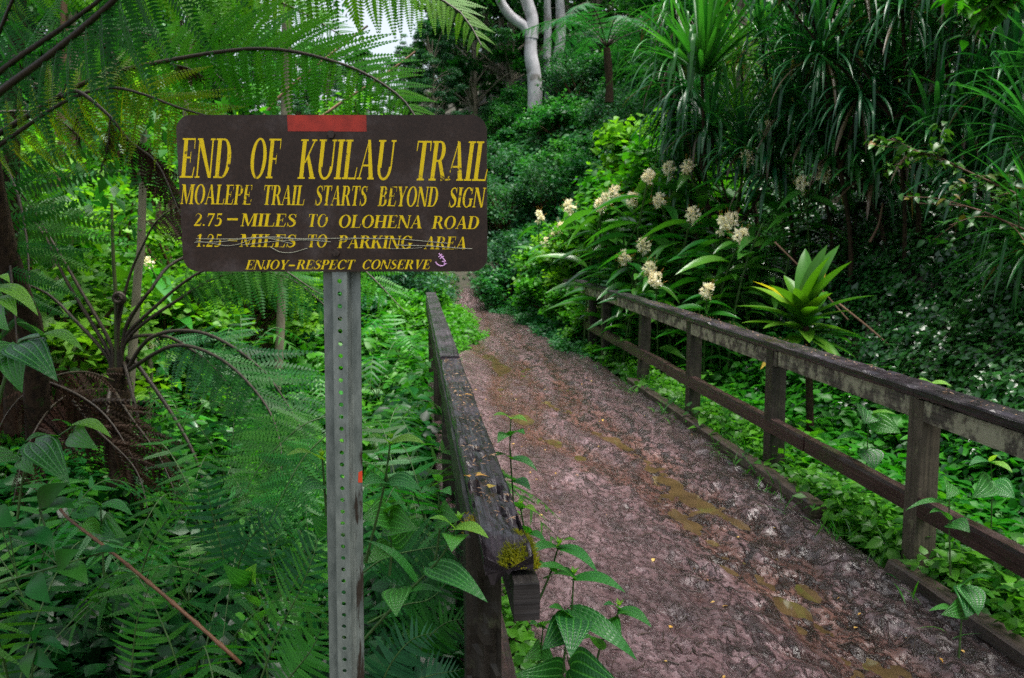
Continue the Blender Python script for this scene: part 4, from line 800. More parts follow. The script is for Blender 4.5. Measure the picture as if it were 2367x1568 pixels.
for L, pl, u0, lm in (([(262, 860), (254, 793), (184, 668), (140, 591), (59, 462), (-60, 330, 5.5)], .34, .5, 'fern'), ([(262, 860), (250, 812), (155, 653), (99, 539), (29, 466), (-120, 400, 5.4)], .36, .42, 'fern'),
                     ([(260, 870), (247, 823), (177, 745), (96, 672), (-40, 640, 5.6), (-150, 680, 5.4)], .34, .42, 'fern'), ([(276, 860), (272, 768), (295, 653), (328, 572), (372, 502), (470, 450)], .3, .72, 'fern_dead'),
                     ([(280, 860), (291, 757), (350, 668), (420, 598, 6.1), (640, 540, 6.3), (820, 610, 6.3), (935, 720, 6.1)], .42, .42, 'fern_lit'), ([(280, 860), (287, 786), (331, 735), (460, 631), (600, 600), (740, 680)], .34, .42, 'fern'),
                     ([(280, 865), (295, 782), (405, 698), (523, 635), (660, 640), (790, 740)], .36, .38, 'fern'), ([(280, 870), (280, 808), (313, 779), (387, 779, 5.7), (442, 808, 5.5), (490, 845, 5.3), (560, 930, 5.0)], .32, .34, 'fern_blue'),
                     ([(290, 860), (350, 780, 5.7), (470, 770, 5.4), (600, 850, 5.0), (690, 980, 4.6), (735, 1090, 4.4)], .40, .38, 'fern'), ([(290, 860), (400, 800, 5.5), (510, 830, 5.0), (610, 930, 4.5), (650, 1040, 4.2), (640, 1150, 4.0)], .36, .40, 'fern')):
    fr_px(tf, b, q_(L), pl, lm, 15, u0=u0, rr=.017, droop=.45, up=(0, -1, .8), T=T_leafy)
for L in ([(290, 870), (302, 827), (387, 941, 5.7), (442, 1036, 5.5), (470, 1110, 5.4)], [(285, 880), (287, 838), (313, 941, 5.7), (331, 1036, 5.6), (340, 1090, 5.5)], [(262, 880), (250, 930, 5.7), (255, 1010, 5.5), (300, 1090, 5.4)]):
    fern_part('dead_stipe', [M['stipe']], tf, b, lambda mb: mb.tube(catmull(A3(q_(L)), 20), np.linspace(.017, .010, 20), 6, 0))
fern_part('young_stipe', [M['stipe_green']], tf, b, lambda mb: mb.tube(catmull(A3(q_([(270, 870), (268, 700), (262, 600), (258, 470)])), 20), np.linspace(.018, .010, 20), 6, 0))
def fiddle(mb):
    c = at(274, 690, Zf - .02); a = np.linspace(0, 5 * PI, 50); r = .042 - .030 * np.linspace(0, 1, 50)
    mb.tube(np.concatenate([[at(272, 800, Zf), at(273, 740, Zf)], c + np.stack([r * np.sin(a) - .0, .006 * np.cos(a * .5), r * np.cos(a) * -1 + .0], -1)]), np.concatenate([[.014, .014], np.linspace(.016, .013, 50)]), 7, 0)
fern_part('fiddlehead', [M['stipe']], tf, b, fiddle)
for L, pl in (([(262, 880, 5.7), (190, 860, 5.2), (100, 880, 4.7), (20, 950, 4.4), (-30, 1060, 4.2)], .32), ([(75, 870, 4.6), (184, 915, 4.5), (258, 978, 4.4), (330, 1100, 4.2)], .34), ([(200, 890, 5.2), (120, 940, 4.6), (60, 1040, 4.2), (30, 1160, 4.0)], .34), ([(262, 900, 5.6), (300, 960, 5.2), (370, 1060, 4.8), (420, 1180, 4.5)], .30), ([(150, 900, 4.9), (210, 980, 4.4), (310, 1080, 4.1), (345, 1190, 3.9)], .30)):
    fr_px(tf, b, L, pl, 'fern_dead', 24, u0=.1, rr=.010, droop=1.1, T=T_pin_dead, up=(0, -1, .4), lab='dead brown drooping frond', jit=.25)
# overhead fern whose trunk stands just outside at the left
b2 = at(-420, 760, 4.3); b2[2] = .0
tf2 = thing('tree_fern', b2, 'overhanging tree fern whose huge fronds arch over the sign from the left edge', 'tree fern')
trunk_('trunk', tf2, b2, [b2, at(-420, 620, 4.3), at(-410, 470, 4.3)], [.14, .13, .11], 'fern_trunk', 12, .02)
Z2 = 4.2
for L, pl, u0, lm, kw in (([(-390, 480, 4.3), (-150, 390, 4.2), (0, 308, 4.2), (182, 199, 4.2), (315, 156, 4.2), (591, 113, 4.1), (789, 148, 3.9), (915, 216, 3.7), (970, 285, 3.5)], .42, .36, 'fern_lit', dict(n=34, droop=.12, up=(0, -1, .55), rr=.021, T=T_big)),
                          ([(-390, 480, 4.3), (-150, 430, 4.1), (0, 335, 4.0), (143, 239, 4.0), (249, 204, 4.0), (332, 219, 3.9), (421, 252, 3.8), (590, 300, 3.6)], .40, .42, 'fern_yellow', dict(n=20, droop=.3, up=(0, -1, .5), rr=.016)),
                          ([(-390, 480, 4.3), (-160, 350, 3.7), (0, 212, 3.4), (116, 126, 3.2), (265, 0, 3.0), (430, -160, 2.9), (700, -330, 2.9)], .5, .62, 'fern', dict(rr=.028, n=14)),
                          ([(-390, 480, 4.3), (-160, 300, 3.9), (0, 165, 3.7), (150, 60, 3.6), (330, -70, 3.5), (560, -200, 3.5)], .5, .40, 'fern', dict(rr=.024, droop=.6, up=(0, -1, .6))),
                          ([(-390, 480, 4.3), (-200, 200, 4.2), (-40, 130, 4.2), (30, 0, 4.1), (110, -180, 4.0)], .45, .4, 'fern', dict(rr=.024, droop=.6)),
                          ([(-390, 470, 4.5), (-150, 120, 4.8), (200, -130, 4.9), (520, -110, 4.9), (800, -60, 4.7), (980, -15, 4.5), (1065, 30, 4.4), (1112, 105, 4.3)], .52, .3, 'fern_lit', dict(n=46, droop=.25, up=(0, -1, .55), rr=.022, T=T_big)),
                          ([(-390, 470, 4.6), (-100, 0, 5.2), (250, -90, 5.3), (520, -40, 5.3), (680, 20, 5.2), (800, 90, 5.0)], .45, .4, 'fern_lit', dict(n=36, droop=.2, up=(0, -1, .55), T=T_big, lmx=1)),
                          ([(-390, 470, 4.5), (-150, 250, 4.8), (60, 120, 5.0), (260, 70, 5.1), (420, 110, 5.0), (520, 190, 4.8)], .38, .3, 'fern', dict(n=16, droop=.4, up=(0, -1, .5))),
                          ([(-390, 480, 4.4), (-200, 400, 4.9), (-30, 340, 5.0), (30, 420, 4.9), (60, 540, 4.8), (70, 680, 4.6)], .80, .3, 'fern', dict(n=11, droop=.12, up=(0, -1, .15), ang=84)),
                          ([(-390, 490, 4.4), (-200, 470, 4.4), (-60, 480, 4.3), (10, 560, 4.2), (30, 680, 4.1), (40, 800, 4.0)], .5, .3, 'fern', dict(n=10, droop=.15, up=(0, -1, .15), ang=80)),
                          ([(-390, 480, 4.3), (-180, 300, 4.2), (0, 260, 4.4), (120, 270, 4.6), (210, 340, 4.7)], .34, .4, 'fern', dict(n=15, droop=.9, up=(0, -1, .5)))):
    kw = dict(dict(n=16, T=T_feather, rr=.02, droop=.4, up=(0, -1, .8)), **kw); nn = kw.pop('n'); kw.pop('lmx', 0); o = fr_px(tf2, b2, L, pl, lm, nn, u0=u0, **kw)
    if lm == 'fern_yellow': o['label'] = 'yellowing frond with browned tips'
fr_px(tf2, b2, [(143, 225, 4.0), (182, 213, 4.0), (249, 265, 3.9), (298, 325, 3.9), (365, 381, 3.8), (418, 500, 3.7)], .22, 'fern_dead', 26, u0=.42, rr=.011, droop=1.6, T=T_pin_dead, up=(0, -1, .4), lab='dead brown hanging frond', jit=.3, full=.1)
for L in ([(230, 90, 4.3), (262, 130, 4.2), (272, 200, 4.15), (268, 260, 4.1)], [(150, 60, 4.3), (110, 130, 4.2), (90, 200, 4.2)], [(190, 210, 4.1), (185, 260, 4.1), (178, 340, 4.0)], [(255, 270, 3.9), (250, 330, 3.9), (232, 400, 3.9)], [(160, 160, 4.2), (150, 200, 4.2), (110, 270, 4.2)], [(400, 150, 4.15), (440, 160, 4.1), (480, 185, 4.1)]):
    fr_px(tf2, b2, L, .12, 'fern_dead', 18, u0=.05, rr=.004, droop=1.6, T=T_pin_dead, up=(0, -1, .4), name='dead_frond', jit=.35, full=.1)
# small tree fern on the hill
b3 = at(1408, 195, 19); tf3 = thing('tree_fern', b3, 'small tree fern with a flat crown on the hill right of the white trunk', 'tree fern')
trunk_('trunk', tf3, b3, [b3 - [0, 0, .4], b3, at(1405, 150, 19), at(1402, 112, 19)], [.10, .085, .09, .08], 'fern_trunk', 10, .0)
c3 = at(1402, 110, 19)
for k in range(15):
    a = k * 2.4; L = rng.uniform(1.7, 2.4); fern_part('frond', [M['fern_blue'], M['stipe']], tf3, b3, lambda mb: frond(mb, arch(c3, (math.cos(a), math.sin(a)), L, rng.uniform(.3, .85), rng.uniform(.3, .9)), .42, 20, T=T_pin_far, rr=.016, droop=.2, full=.4))

# ------------------------------------------------------------------ ferns near the sign post
def fern_thing(name, base, lab, fl, mats, cat='fern', group=None):
    t_ = thing(name, base, lab, cat, group)
    for f in fl: fern_part('frond', mats, t_, np.asarray(base), f)
    return t_
def nf(L, pl, n=22, up=(0, -1, .5), **k): return lambda mb: frond(mb, A3(L), pl, n, up, **dict(dict(T=T_pin_cut, rr=.0035, u0=.12, droop=.12, ang=78, jit=.1, full=.25, tipl=.1), **k))
FG = 'ferns growing below the sign'
for lab, bpx, fl, mt in (('bright upright fern standing left of the red brown twig top', (299, 1600, 2.3), [nf([(299, 1600, 2.3), (314, 1449, 2.3), (329, 1404, 2.3), (347, 1348, 2.3), (375, 1290, 2.3)], .078, 18)], 'fern_near'),
                         ('bright fern frond leaning right across the middle of the red brown twig', (330, 1330, 2.5), [nf([(322, 1340, 2.5), (347, 1263, 2.5), (380, 1210, 2.5), (418, 1163, 2.48)], .066, 14)], 'fern_near'),
                         ('tall narrow ladder like fern frond right of the dead brown fronds', (530, 1340, 2.8), [nf([(528, 1340, 2.8), (505, 1240, 2.8), (484, 1160, 2.8), (473, 1070, 2.8)], .105, 18, ang=86), nf([(540, 1360, 2.75), (560, 1280, 2.7), (600, 1220, 2.65), (660, 1190, 2.6)], .10, 16)], 'fern_blue'),
                         ('grey green fern frond with broad flat leaflets left of the sign post', (650, 1380, 2.5), [nf([(650, 1380, 2.5), (625, 1280, 2.5), (602, 1205, 2.5), (570, 1150, 2.5)], .075, 14, T=T_pin_narrow, vj=.1), nf([(655, 1400, 2.5), (700, 1310, 2.5), (728, 1260, 2.5), (738, 1200, 2.48)], .10, 16)], 'fern_blue'),
                         ('long leafletted fern arching up behind the left side of the sign post', (600, 1560, 2.1), [nf([(596, 1590, 2.05), (640, 1470, 2.05), (690, 1370, 2.05), (722, 1290, 2.05), (745, 1215, 2.1)], .135, 20, T=T_pin_narrow, ang=62), nf([(640, 1600, 2.0), (690, 1540, 2.0), (720, 1500, 2.0), (745, 1450, 2.0)], .10, 14)], 'fern_near'),
                         ('low fern spreading between the sign post and the rotten handrail post', (900, 1470, 2.4), [nf([(830, 1330, 2.4), (890, 1290, 2.4), (970, 1270, 2.4), (1075, 1255, 2.4)], .16, 20, T=T_pin_narrow, ang=60, droop=.35), nf([(850, 1440, 2.35), (930, 1400, 2.35), (1000, 1380, 2.35), (1070, 1300, 2.35)], .15, 20, T=T_pin_narrow, ang=62, droop=.3), nf([(960, 1530, 2.2), (985, 1480, 2.2), (1030, 1440, 2.2), (1080, 1430, 2.2)], .09, 16)], 'fern'),
                         ('dark fern at the foot of the sign post on its right', (880, 1600, 2.1), [nf([(870, 1620, 2.1), (900, 1540, 2.1), (950, 1480, 2.1), (1010, 1460, 2.1)], .09, 18), nf([(880, 1620, 2.1), (940, 1580, 2.1), (1000, 1560, 2.1), (1060, 1550, 2.1)], .09, 18)], 'fern_blue'),
                         ('large drooping fern frond behind the sign post at twig height', (740, 1020, 3.2), [nf([(760, 960, 3.3), (690, 990, 3.2), (600, 1080, 3.1), (540, 1190, 3.0)], .24, 12, T=T_leafy, droop=.3), nf([(760, 1000, 3.2), (700, 1060, 3.1), (650, 1150, 3.0), (610, 1240, 2.9)], .20, 12, T=T_leafy, droop=.3)], 'fern_near')):
    bb = at(*bpx); bb[2] -= .1; fern_thing('fern', bb, lab, fl, [M[mt], M['stem_green']], 'fern', FG)
# filler ferns: built once, copied
protos = []
for v_ in range(3):
    p_ = thing('fern', (0, 0, 0), 'x', 'fern', 'small ferns in the undergrowth')
    for k in range(5):
        a = k * 2 * PI / 5 + rng.normal(0, .25); L = rng.uniform(.5, .8)
        fern_part('frond', [M['fern_near' if v_ == 0 else 'fern'], M['stem_green']], p_, np.zeros(3), lambda mb: frond(mb, arch((0, 0, 0), (math.cos(a), math.sin(a)), L, rng.uniform(.25, .45), rng.uniform(.1, .35)), .15, 15, T=T_pin_cut, rr=.004, droop=.15, u0=.15, full=.3))
    protos.append(p_)
spots = [(60, 1300, 3.2), (20, 1500, 2.8), (600, 1340, 3.2), (430, 1290, 3.6), (930, 1140, 3.8), (880, 990, 5.2), (700, 1190, 3.8), (620, 1020, 5.0), (480, 1180, 4.2), (720, 900, 6.5), (870, 860, 7.0), (560, 800, 8.5), (920, 780, 9.0), (530, 1060, 5.0), (420, 930, 6.6), (1000, 1180, 3.4), (440, 1530, 2.6)]
for i, (px, py, Z) in enumerate(spots):
    o = protos[i % 3] if i < 3 else copy_tree(protos[i % 3]); p = at(px, py, Z); p[2] -= .22; o.location = Vector(p); o.rotation_euler = (0, 0, rng.random() * 6.3); k = rng.uniform(.8, 1.25); o.scale = (k, k, k)
    o['label'] = near_label(['bright', 'mid green', 'dense'][i % 3] + ' fern clump', p)
# ------------------------------------------------------------------ trees
def tree_meshes(H, clear, R, ncl, nleaf, ls, r0, seed, T=T_small, cs=.55, flat=.6):
    """trunk with limbs, crown of leaf clumps at the limb tips; clear = height of the lowest branch"""
    g = np.random.default_rng(seed); tr = MB(); cr = MB()
    n = 14; z = np.linspace(0, H * .9, n); wob = np.cumsum(g.normal(0, .05, (n, 2)), 0) * H / 12; P = np.c_[wob, z]
    tr.tube(P, np.linspace(r0, r0 * .25, n), 9, 0)
    C_ = []
    for k in range(ncl):
        u = g.random(); h = clear + (H - clear) * u; i = min(int(h / (H * .9) * (n - 1)), n - 2); b0 = P[max(1, i - 1)]
        a = g.random() * 6.28; rr = R * (.25 + .75 * g.random() ** .6) * (1 - .55 * max(0, u - .45) / .55)
        c = np.array([b0[0] + rr * math.cos(a), b0[1] + rr * math.sin(a), h + g.normal(0, .2)]); C_.append(c)
        mid = (b0 + c) / 2 + [0, 0, .12 * rr]
        tr.tube(catmull([b0, mid, c], 7), np.linspace(r0 * .28, r0 * .05, 7), 5, 0, cap=False)
    C_ = np.array(C_); k = g.integers(0, ncl, nleaf); off = g.normal(0, 1, (nleaf, 3)); off *= (cs * g.random(nleaf) ** .3 / (np.linalg.norm(off, axis=1) + .4))[:, None] * [1.25, 1.25, flat]
    p = C_[k] + off; az = g.random(nleaf) * 6.28; el = g.normal(-.35, .4, nleaf)
    D = np.stack([np.cos(az) * np.cos(el), np.sin(az) * np.cos(el), np.sin(el)], -1)
    shade = np.clip(.5 + .35 * g.normal(0, 1, ncl)[k] + g.normal(0, .2, nleaf), 0, 1)
    cr.inst(T, p, frames(D, np.array([0, 0, 1.0]) + g.normal(0, .35, (nleaf, 3))), ls * (1 + g.normal(0, .2, nleaf)), shade)
    return tr, cr
def make_tree(name, lab, cat, group, lm, bm, *a, **k):
    t_ = thing(name, (0, 0, 0), lab, cat, group); tr, cr = tree_meshes(*a, **k); tr.build('trunk', M[bm], t_); cr.build('crown', M[lm], t_); return t_
def place(o, p, sc_=1.0, rz=None, sz=None):
    o.location = Vector([float(v) for v in p]); o.rotation_euler = (0, 0, rng.random() * 6.28 if rz is None else rz); o.scale = (sc_, sc_, sz or sc_)
PT = [make_tree('forest_tree', 'x', 'tree', 'forest trees behind the sign', 'tree', 'trunk_grey', 11, 1.0, 2.6, 60, 16000, .19, .17, 101),
      make_tree('forest_tree', 'x', 'tree', 'forest trees behind the sign', 'shrub', 'trunk_brown', 9, .8, 2.2, 56, 15000, .15, .12, 102, cs=.55),
      make_tree('forest_tree', 'x', 'tree', 'forest trees behind the sign', 'shrub_mute', 'trunk_grey', 13, 1.2, 3.0, 64, 17000, .17, .18, 103)]
tl = [(210, 22, 2), (380, 24, 0), (470, 24, 1), (545, 27, 2), (610, 34, 0), (690, 29, 1), (765, 25, 2), (830, 40, 0), (905, 33, 2), (965, 30, 0), (1030, 36, 2), (1095, 33, 0), (1150, 38, 2), (1300, 37, 2), (1370, 34, 0), (1450, 36, 2), (1530, 30, 0), (60, 24, 2), (160, 28, 0), (260, 30, 2), (340, 33, 1), (430, 36, 2), (1000, 46, 2), (1080, 48, 0), (1200, 46, 0), (1400, 44, 2), (520, 44, 0), (650, 50, 2), (740, 45, 0), (-30, 22, 0), (940, 38, 0), (1000, 28, 2), (1060, 42, 2), (1120, 44, 0), (1180, 33, 2), (1250, 42, 0), (1340, 40, 2), (860, 55, 0), (960, 58, 2), (1080, 60, 0), (1160, 62, 2), (1290, 58, 0), (1420, 56, 2), (760, 60, 2), (640, 58, 0), (520, 62, 2), (400, 58, 0), (280, 60, 2), (1620, 25, 1), (1700, 21, 0)]
for i, (px, Z, v_) in enumerate(tl):
    p = at(px, 500, Z); p[2] = ground(p[0], p[1]) - .1; o = PT[v_] if v_ not in [t_[2] for t_ in tl[:i]] else copy_tree(PT[v_]); hs = rng.uniform(.85, 1.15)
    if 540 <= px <= 1070:                                       # the open sky over the valley
        zt_ = at(px, np.interp(px, [540, 600, 700, 800, 900, 980, 1070], [-60, 50, 90, 110, 115, 70, -20]) + rng.uniform(-15, 30), Z)[2]; hs = max(.25, min(hs, (zt_ - p[2]) / ((11, 9, 13)[v_] + .5)))
    place(o, p, hs); o['label'] = near_label(['dark leafy forest tree', 'bright leafy forest tree', 'dull green forest tree'][v_], p + [0, 0, 2])
def pole_tree(name, lab, pts, rads, bm, crown=None, group='slender trunks behind the tree fern'):
    b = A3(pts[:1])[0]; t_ = thing(name, b, lab, 'tree', group); trunk_('trunk', t_, b, A3(pts), rads if len(rads) > 3 else rads, bm, 9, .0)
    if crown:
        top = A3(pts[-1:])[0]; g = np.random.default_rng(len(lab)); cr = MB(); n = crown[1]; cc = top - b + g.normal(0, crown[0] * .5, (18, 3)) * [1, 1, .35]; kk = g.integers(0, 18, n); p = cc[kk] + g.normal(0, .28, (n, 3))
        D = g.normal(0, 1, (n, 3)) - [0, 0, .5]; cr.inst(T_small, p, frames(D, np.array([0, 0, 1.0]) + g.normal(0, .3, (n, 3))), .15, np.clip(g.normal(.5, .25, n), 0, 1)); cr.build('crown', M['tree'], t_)
pole_tree('pole_tree', 'pale straight bare trunk rising behind the red tape on the sign', [(648, 760, 17), (655, 500, 17), (661, 250, 17), (662, 80, 17), (658, -120, 17)], [.125, .12, .11, .10, .08], 'trunk_grey', (1.5, 1500))
pole_tree('pole_tree', 'brown slender trunk nearest the left edge behind the fern fronds', [(112, 700, 11), (128, 400, 11), (144, 230, 11), (150, -60, 11)], [.075, .065, .055, .04], 'trunk_brown', (1.0, 700))
pole_tree('pole_tree', 'grey mossy trunk just right of the brown slender trunk', [(140, 720, 12), (150, 380, 12), (158, 210, 12), (170, -60, 12)], [.085, .075, .065, .05], 'trunk_grey', (1.0, 700))
pole_tree('pole_tree', 'pinkish leaning thin trunk with a fork right of the grey mossy trunk', [(150, 560, 13), (162, 380, 13), (184, 230, 13), (205, 60, 13), (225, -80, 13)], [.065, .06, .05, .04, .03], 'trunk_brown', (1.0, 500))
pole_tree('pole_tree', 'thin pale green pole close behind the trunk of the large tree fern', [(290, 1000, 6.8), (304, 840, 6.8), (318, 640, 6.8), (326, 560, 6.8), (332, 300, 6.8)], [.042, .038, .034, .032, .026], 'trunk_grey', (.7, 260))
pole_tree('pole_tree', 'thin mossy pole right of the tree fern trunk with pale flowers at its top', [(340, 990, 7.6), (346, 880, 7.6), (348, 800, 7.6)], [.034, .030, .020], 'trunk_grey', None)
pole_tree('pole_tree', 'thin grey sapling stem left of the tree fern trunk', [(170, 930, 7.2), (166, 800, 7.2), (150, 720, 7.2), (128, 640, 7.2), (120, 420, 7.2)], [.03, .028, .024, .02, .016], 'trunk_grey', (.6, 200))
pole_tree('pole_tree', 'forked pale trunk half hidden behind the yellowing frond', [(425, 640, 15), (430, 400, 15), (434, 140, 15), (440, -60, 15)], [.08, .075, .07, .05], 'trunk_grey', (1.2, 900))
pole_tree('pole_tree', 'short mossy trunk standing below the sign left of its post', [(640, 900, 9.5), (648, 760, 9.5), (650, 640, 9.5), (640, 420, 9.5)], [.055, .05, .045, .035], 'trunk_grey', (.8, 350))
pole_tree('leaning_tree', 'dark leaning trunk at the left edge behind the large ribbed leaves', [(90, 1010, 4.6), (74, 775, 4.4), (20, 620, 4.2), (-40, 300, 4.0), (-60, -250, 3.5), (100, -1000, 2.9), (250, -1700, 2.4)], [.07, .062, .055, .05, .04], 'fern_trunk', (1.6, 4500), 'leaning trunks at the left edge')  # trunk bends so its unseen crown shades the lower left
pole_tree('leaning_tree', 'dark thin upright trunk left of the dark leaning trunk', [(30, 1000, 5.0), (24, 700, 5.0), (28, 300, 5.0), (40, -200, 5.0), (-100, -900, 4.0), (-300, -1200, 3.6)], [.05, .045, .04, .03], 'fern_trunk', (1.5, 5000), 'leaning trunks at the left edge')  # unseen crown added to shade the left foreground
# white trunked tree
bw = at(1236, 218, 28); bw[2] -= 2.5; wt = thing('white_trunk_tree', bw, 'white barked forking tree on the hill at the top of the picture', 'tree', 'white trunks on the hill')
trunk_('trunk', wt, bw, [bw, at(1236, 200, 28), at(1226, 125, 28), at(1228, 75, 28), at(1222, 55, 28)], [.30, .28, .25, .23, .17], 'trunk_white', 12)
trunk_('limb', wt, bw, [at(1228, 90, 28), at(1212, 62, 28), at(1180, 38, 28), at(1155, 0, 28), at(1120, -90, 28)], [.17, .17, .15, .14, .10], 'trunk_white', 9)
trunk_('limb', wt, bw, [at(1228, 90, 28), at(1230, 45, 28), at(1218, 5, 28), at(1210, -30, 28), at(1222, -130, 28)], [.22, .20, .20, .18, .12], 'trunk_white', 9)
g = np.random.default_rng(9); cr = MB(); cc = np.array([at(1120 + 30 * g.normal(), -130 + 40 * g.normal(), 28 + g.normal()) for _ in range(14)]); kk = g.integers(0, 14, 2500); cr.inst(T_small, cc[kk] - bw + g.normal(0, .5, (2500, 3)), frames(g.normal(0, 1, (2500, 3)) - [0, 0, .5], np.array([0, 0, 1.0]) + g.normal(0, .3, (2500, 3))), .17, np.clip(g.normal(.5, .25, 2500), 0, 1)); cr.build('crown', M['tree'], wt)
pole_tree('white_trunk_tree', 'thin white trunk directly right of the forking white tree', [(1268, 260, 29), (1268, 200, 29), (1264, 130, 29), (1266, 60, 29), (1262, -60, 29)], [.16, .14, .13, .10], 'trunk_white', (1.2, 600), 'white trunks on the hill')
pole_tree('white_trunk_tree', 'mottled white trunk between the thin white trunk and the small tree fern', [(1288, 260, 29), (1288, 205, 29), (1286, 150, 29), (1296, 80, 29), (1290, -60, 29)], [.19, .18, .17, .12], 'trunk_white', (1.2, 600), 'white trunks on the hill')
# trees on the slope at the right, their crowns closing over the railing side
PR = make_tree('slope_tree', 'x', 'tree', 'trees on the right slope', 'tree', 'trunk_brown', 8, 2.6, 2.8, 44, 9000, .16, .12, 105, T=T_heart)
for i, (s_, t_, k, lab) in enumerate(((13, 8.5, 1.15, 'dense tree between the small tree fern and the strap leaved plants'), (7.8, 9.5, 1.2, 'tree highest on the right slope'))):
    o = PR if i == 0 else copy_tree(PR); p = W(s_, t_, 0); p[2] = ground(p[0], p[1]) - .2; place(o, p, k); o['label'] = lab
# added tree, unseen beyond the right edge; its crown shades the near path
b_ = W(3.4, 5.0, 0); b_[2] = ground(b_[0], b_[1]) - .2; t_ = thing('slope_tree', b_, 'added unseen tree past the right edge shading the near end of the long railing', 'tree', 'trees on the right slope')
top = np.array([2.2, 2.5, 5.6]); m = MB(); m.tube(catmull([b_ - b_, (top - b_) * [.2, .2, .5], (top - b_) * [.6, .6, .85], top - b_], 16), np.linspace(.11, .05, 16), 8, 0); m.build('trunk', M['trunk_brown'], t_)
g = np.random.default_rng(31); cc = top - b_ + g.normal(0, 1, (30, 3)) * [1.0, 1.0, .35]; kk = g.integers(0, 30, 7000); m = MB()
m.inst(T_small, cc[kk] + g.normal(0, .28, (7000, 3)), frames(g.normal(0, 1, (7000, 3)) - [0, 0, .4], np.array([0, 0, 1.0]) + g.normal(0, .3, (7000, 3))), .13, np.clip(g.normal(.5, .25, 7000), 0, 1)); m.build('crown', M['tree'], t_)
# ------------------------------------------------------------------ shrubs on the hill
def shrub_meshes(R, H, ncl, nleaf, ls, seed, T=T_small):
    g = np.random.default_rng(seed); st, fo = MB(), MB(); C_ = []
    for k in range(ncl):
        a = g.random() * 6.28; r = R * g.random() ** .5; h = H * (.35 + .65 * g.random()) * math.sqrt(max(.1, 1 - (r / R) ** 2 * .8)); c = np.array([r * math.cos(a), r * math.sin(a), h]); C_.append(c)
        st.tube(catmull([(0, 0, -.15), c * [.5, .5, .55], c], 6), np.linspace(.02, .004, 6) * H, 4, 0, cap=False)
    C_ = np.array(C_); k = g.integers(0, ncl, nleaf); off = g.normal(0, .12 * R, (nleaf, 3)) * [1.15, 1.15, .7]; p = C_[k] + off; p[:, 2] = np.maximum(p[:, 2], .03)
    az = g.random(nleaf) * 6.28; el = g.normal(.1, .45, nleaf); D = np.stack([np.cos(az) * np.cos(el), np.sin(az) * np.cos(el), np.sin(el)], -1)
    fo.inst(T, p, frames(D, np.array([0, 0, 1.0]) + g.normal(0, .4, (nleaf, 3))), ls * (1 + g.normal(0, .2, nleaf)), np.clip(.5 + .3 * g.normal(0, 1, ncl)[k] + g.normal(0, .2, nleaf), 0, 1)); return st, fo
def make_shrub(name, lm, *a, **k):
    t_ = thing(name, (0, 0, 0), 'x', 'shrub', 'shrubs on the hillside'); st, fo = shrub_meshes(*a, **k); st.build('stems', M['stem_brown'], t_); fo.build('foliage', M[lm], t_); return t_
PS = [make_shrub('shrub', 'shrub', 1.0, 1.2, 30, 3000, .125, 201), make_shrub('shrub', 'shrub_mute', 1.1, 1.5, 34, 4000, .10, 202), make_shrub('shrub', 'shrub', 0.8, .9, 24, 2400, .11, 203, T=T_heart)]
names = ['rounded light green shrub', 'dull feathery green shrub', 'low fresh green shrub']; used_ = set()
sp = []
for s_ in np.arange(13, 31, 1.35):
    for t_ in np.arange(path_c(s_) + path_w(s_) + .95, 2.4 + .42 * (s_ - 8), 1.5): sp.append((s_ + rng.normal(0, .35), t_ + rng.normal(0, .35)))
for s_ in np.arange(12.5, 22, 1.5):
    for t_ in (-.75, -2.0, -3.4, -5.0): sp.append((s_ + rng.normal(0, .35), t_ + rng.normal(0, .3)))
for s_, t_ in ((22.5, 1.4), (24, .4), (22.8, 2.4), (25, 1.8), (26, -.6), (23, -.8)): sp.append((s_, t_))
for (s_, t_) in sp:
    p = W(s_, t_, 0); p[2] = ground(p[0], p[1]) - .08
    if not vis(p + [0, 0, .5], 60, 40)[0]: continue
    v_ = int(rng.choice([0, 1, 2], p=[.4, .35, .25])) if s_ > 15 else int(rng.choice([0, 2])); o = copy_tree(PS[v_]) if v_ in used_ else PS[v_]; used_.add(v_)
    place(o, p, rng.uniform(.65, 1.15) * (.78 if s_ < 15 else 1)); o['label'] = near_label(names[v_], p + [0, 0, .6])
PV = make_shrub('verge_shrub', 'verge', .8, 1.0, 26, 3000, .10, 221, T=T_heart)
for i, (s_, t_, k) in enumerate(((11.6, 2.55, .55), (12.6, 2.5, .6), (13.6, 2.9, .9), (14.2, 2.45, .8), (13.0, 3.5, 1.3), (14.6, 3.2, 1.2), (15.6, 2.7, 1.0), (11.0, 3.0, .7), (16.6, 3.2, 1.1), (12.4, 4.0, 1.5), (13.6, 4.4, 1.6), (11.6, 3.9, 1.2), (10.6, 3.5, .8), (10.0, 2.9, .6), (14.4, 4.2, 1.5), (9.4, 2.85, .5), (10.4, 2.6, .5), (12.2, .1, .6), (13.6, -.1, .7), (15.2, .15, .7))):
    o = PV if i == 0 else copy_tree(PV); p = W(s_, t_, 0); p[2] = ground(p[0], p[1]) - .05; place(o, p, k); o['group'] = 'bright verge shrubs beside the narrow path'; o['label'] = near_label('bright light green verge shrub', p + [0, 0, .5])
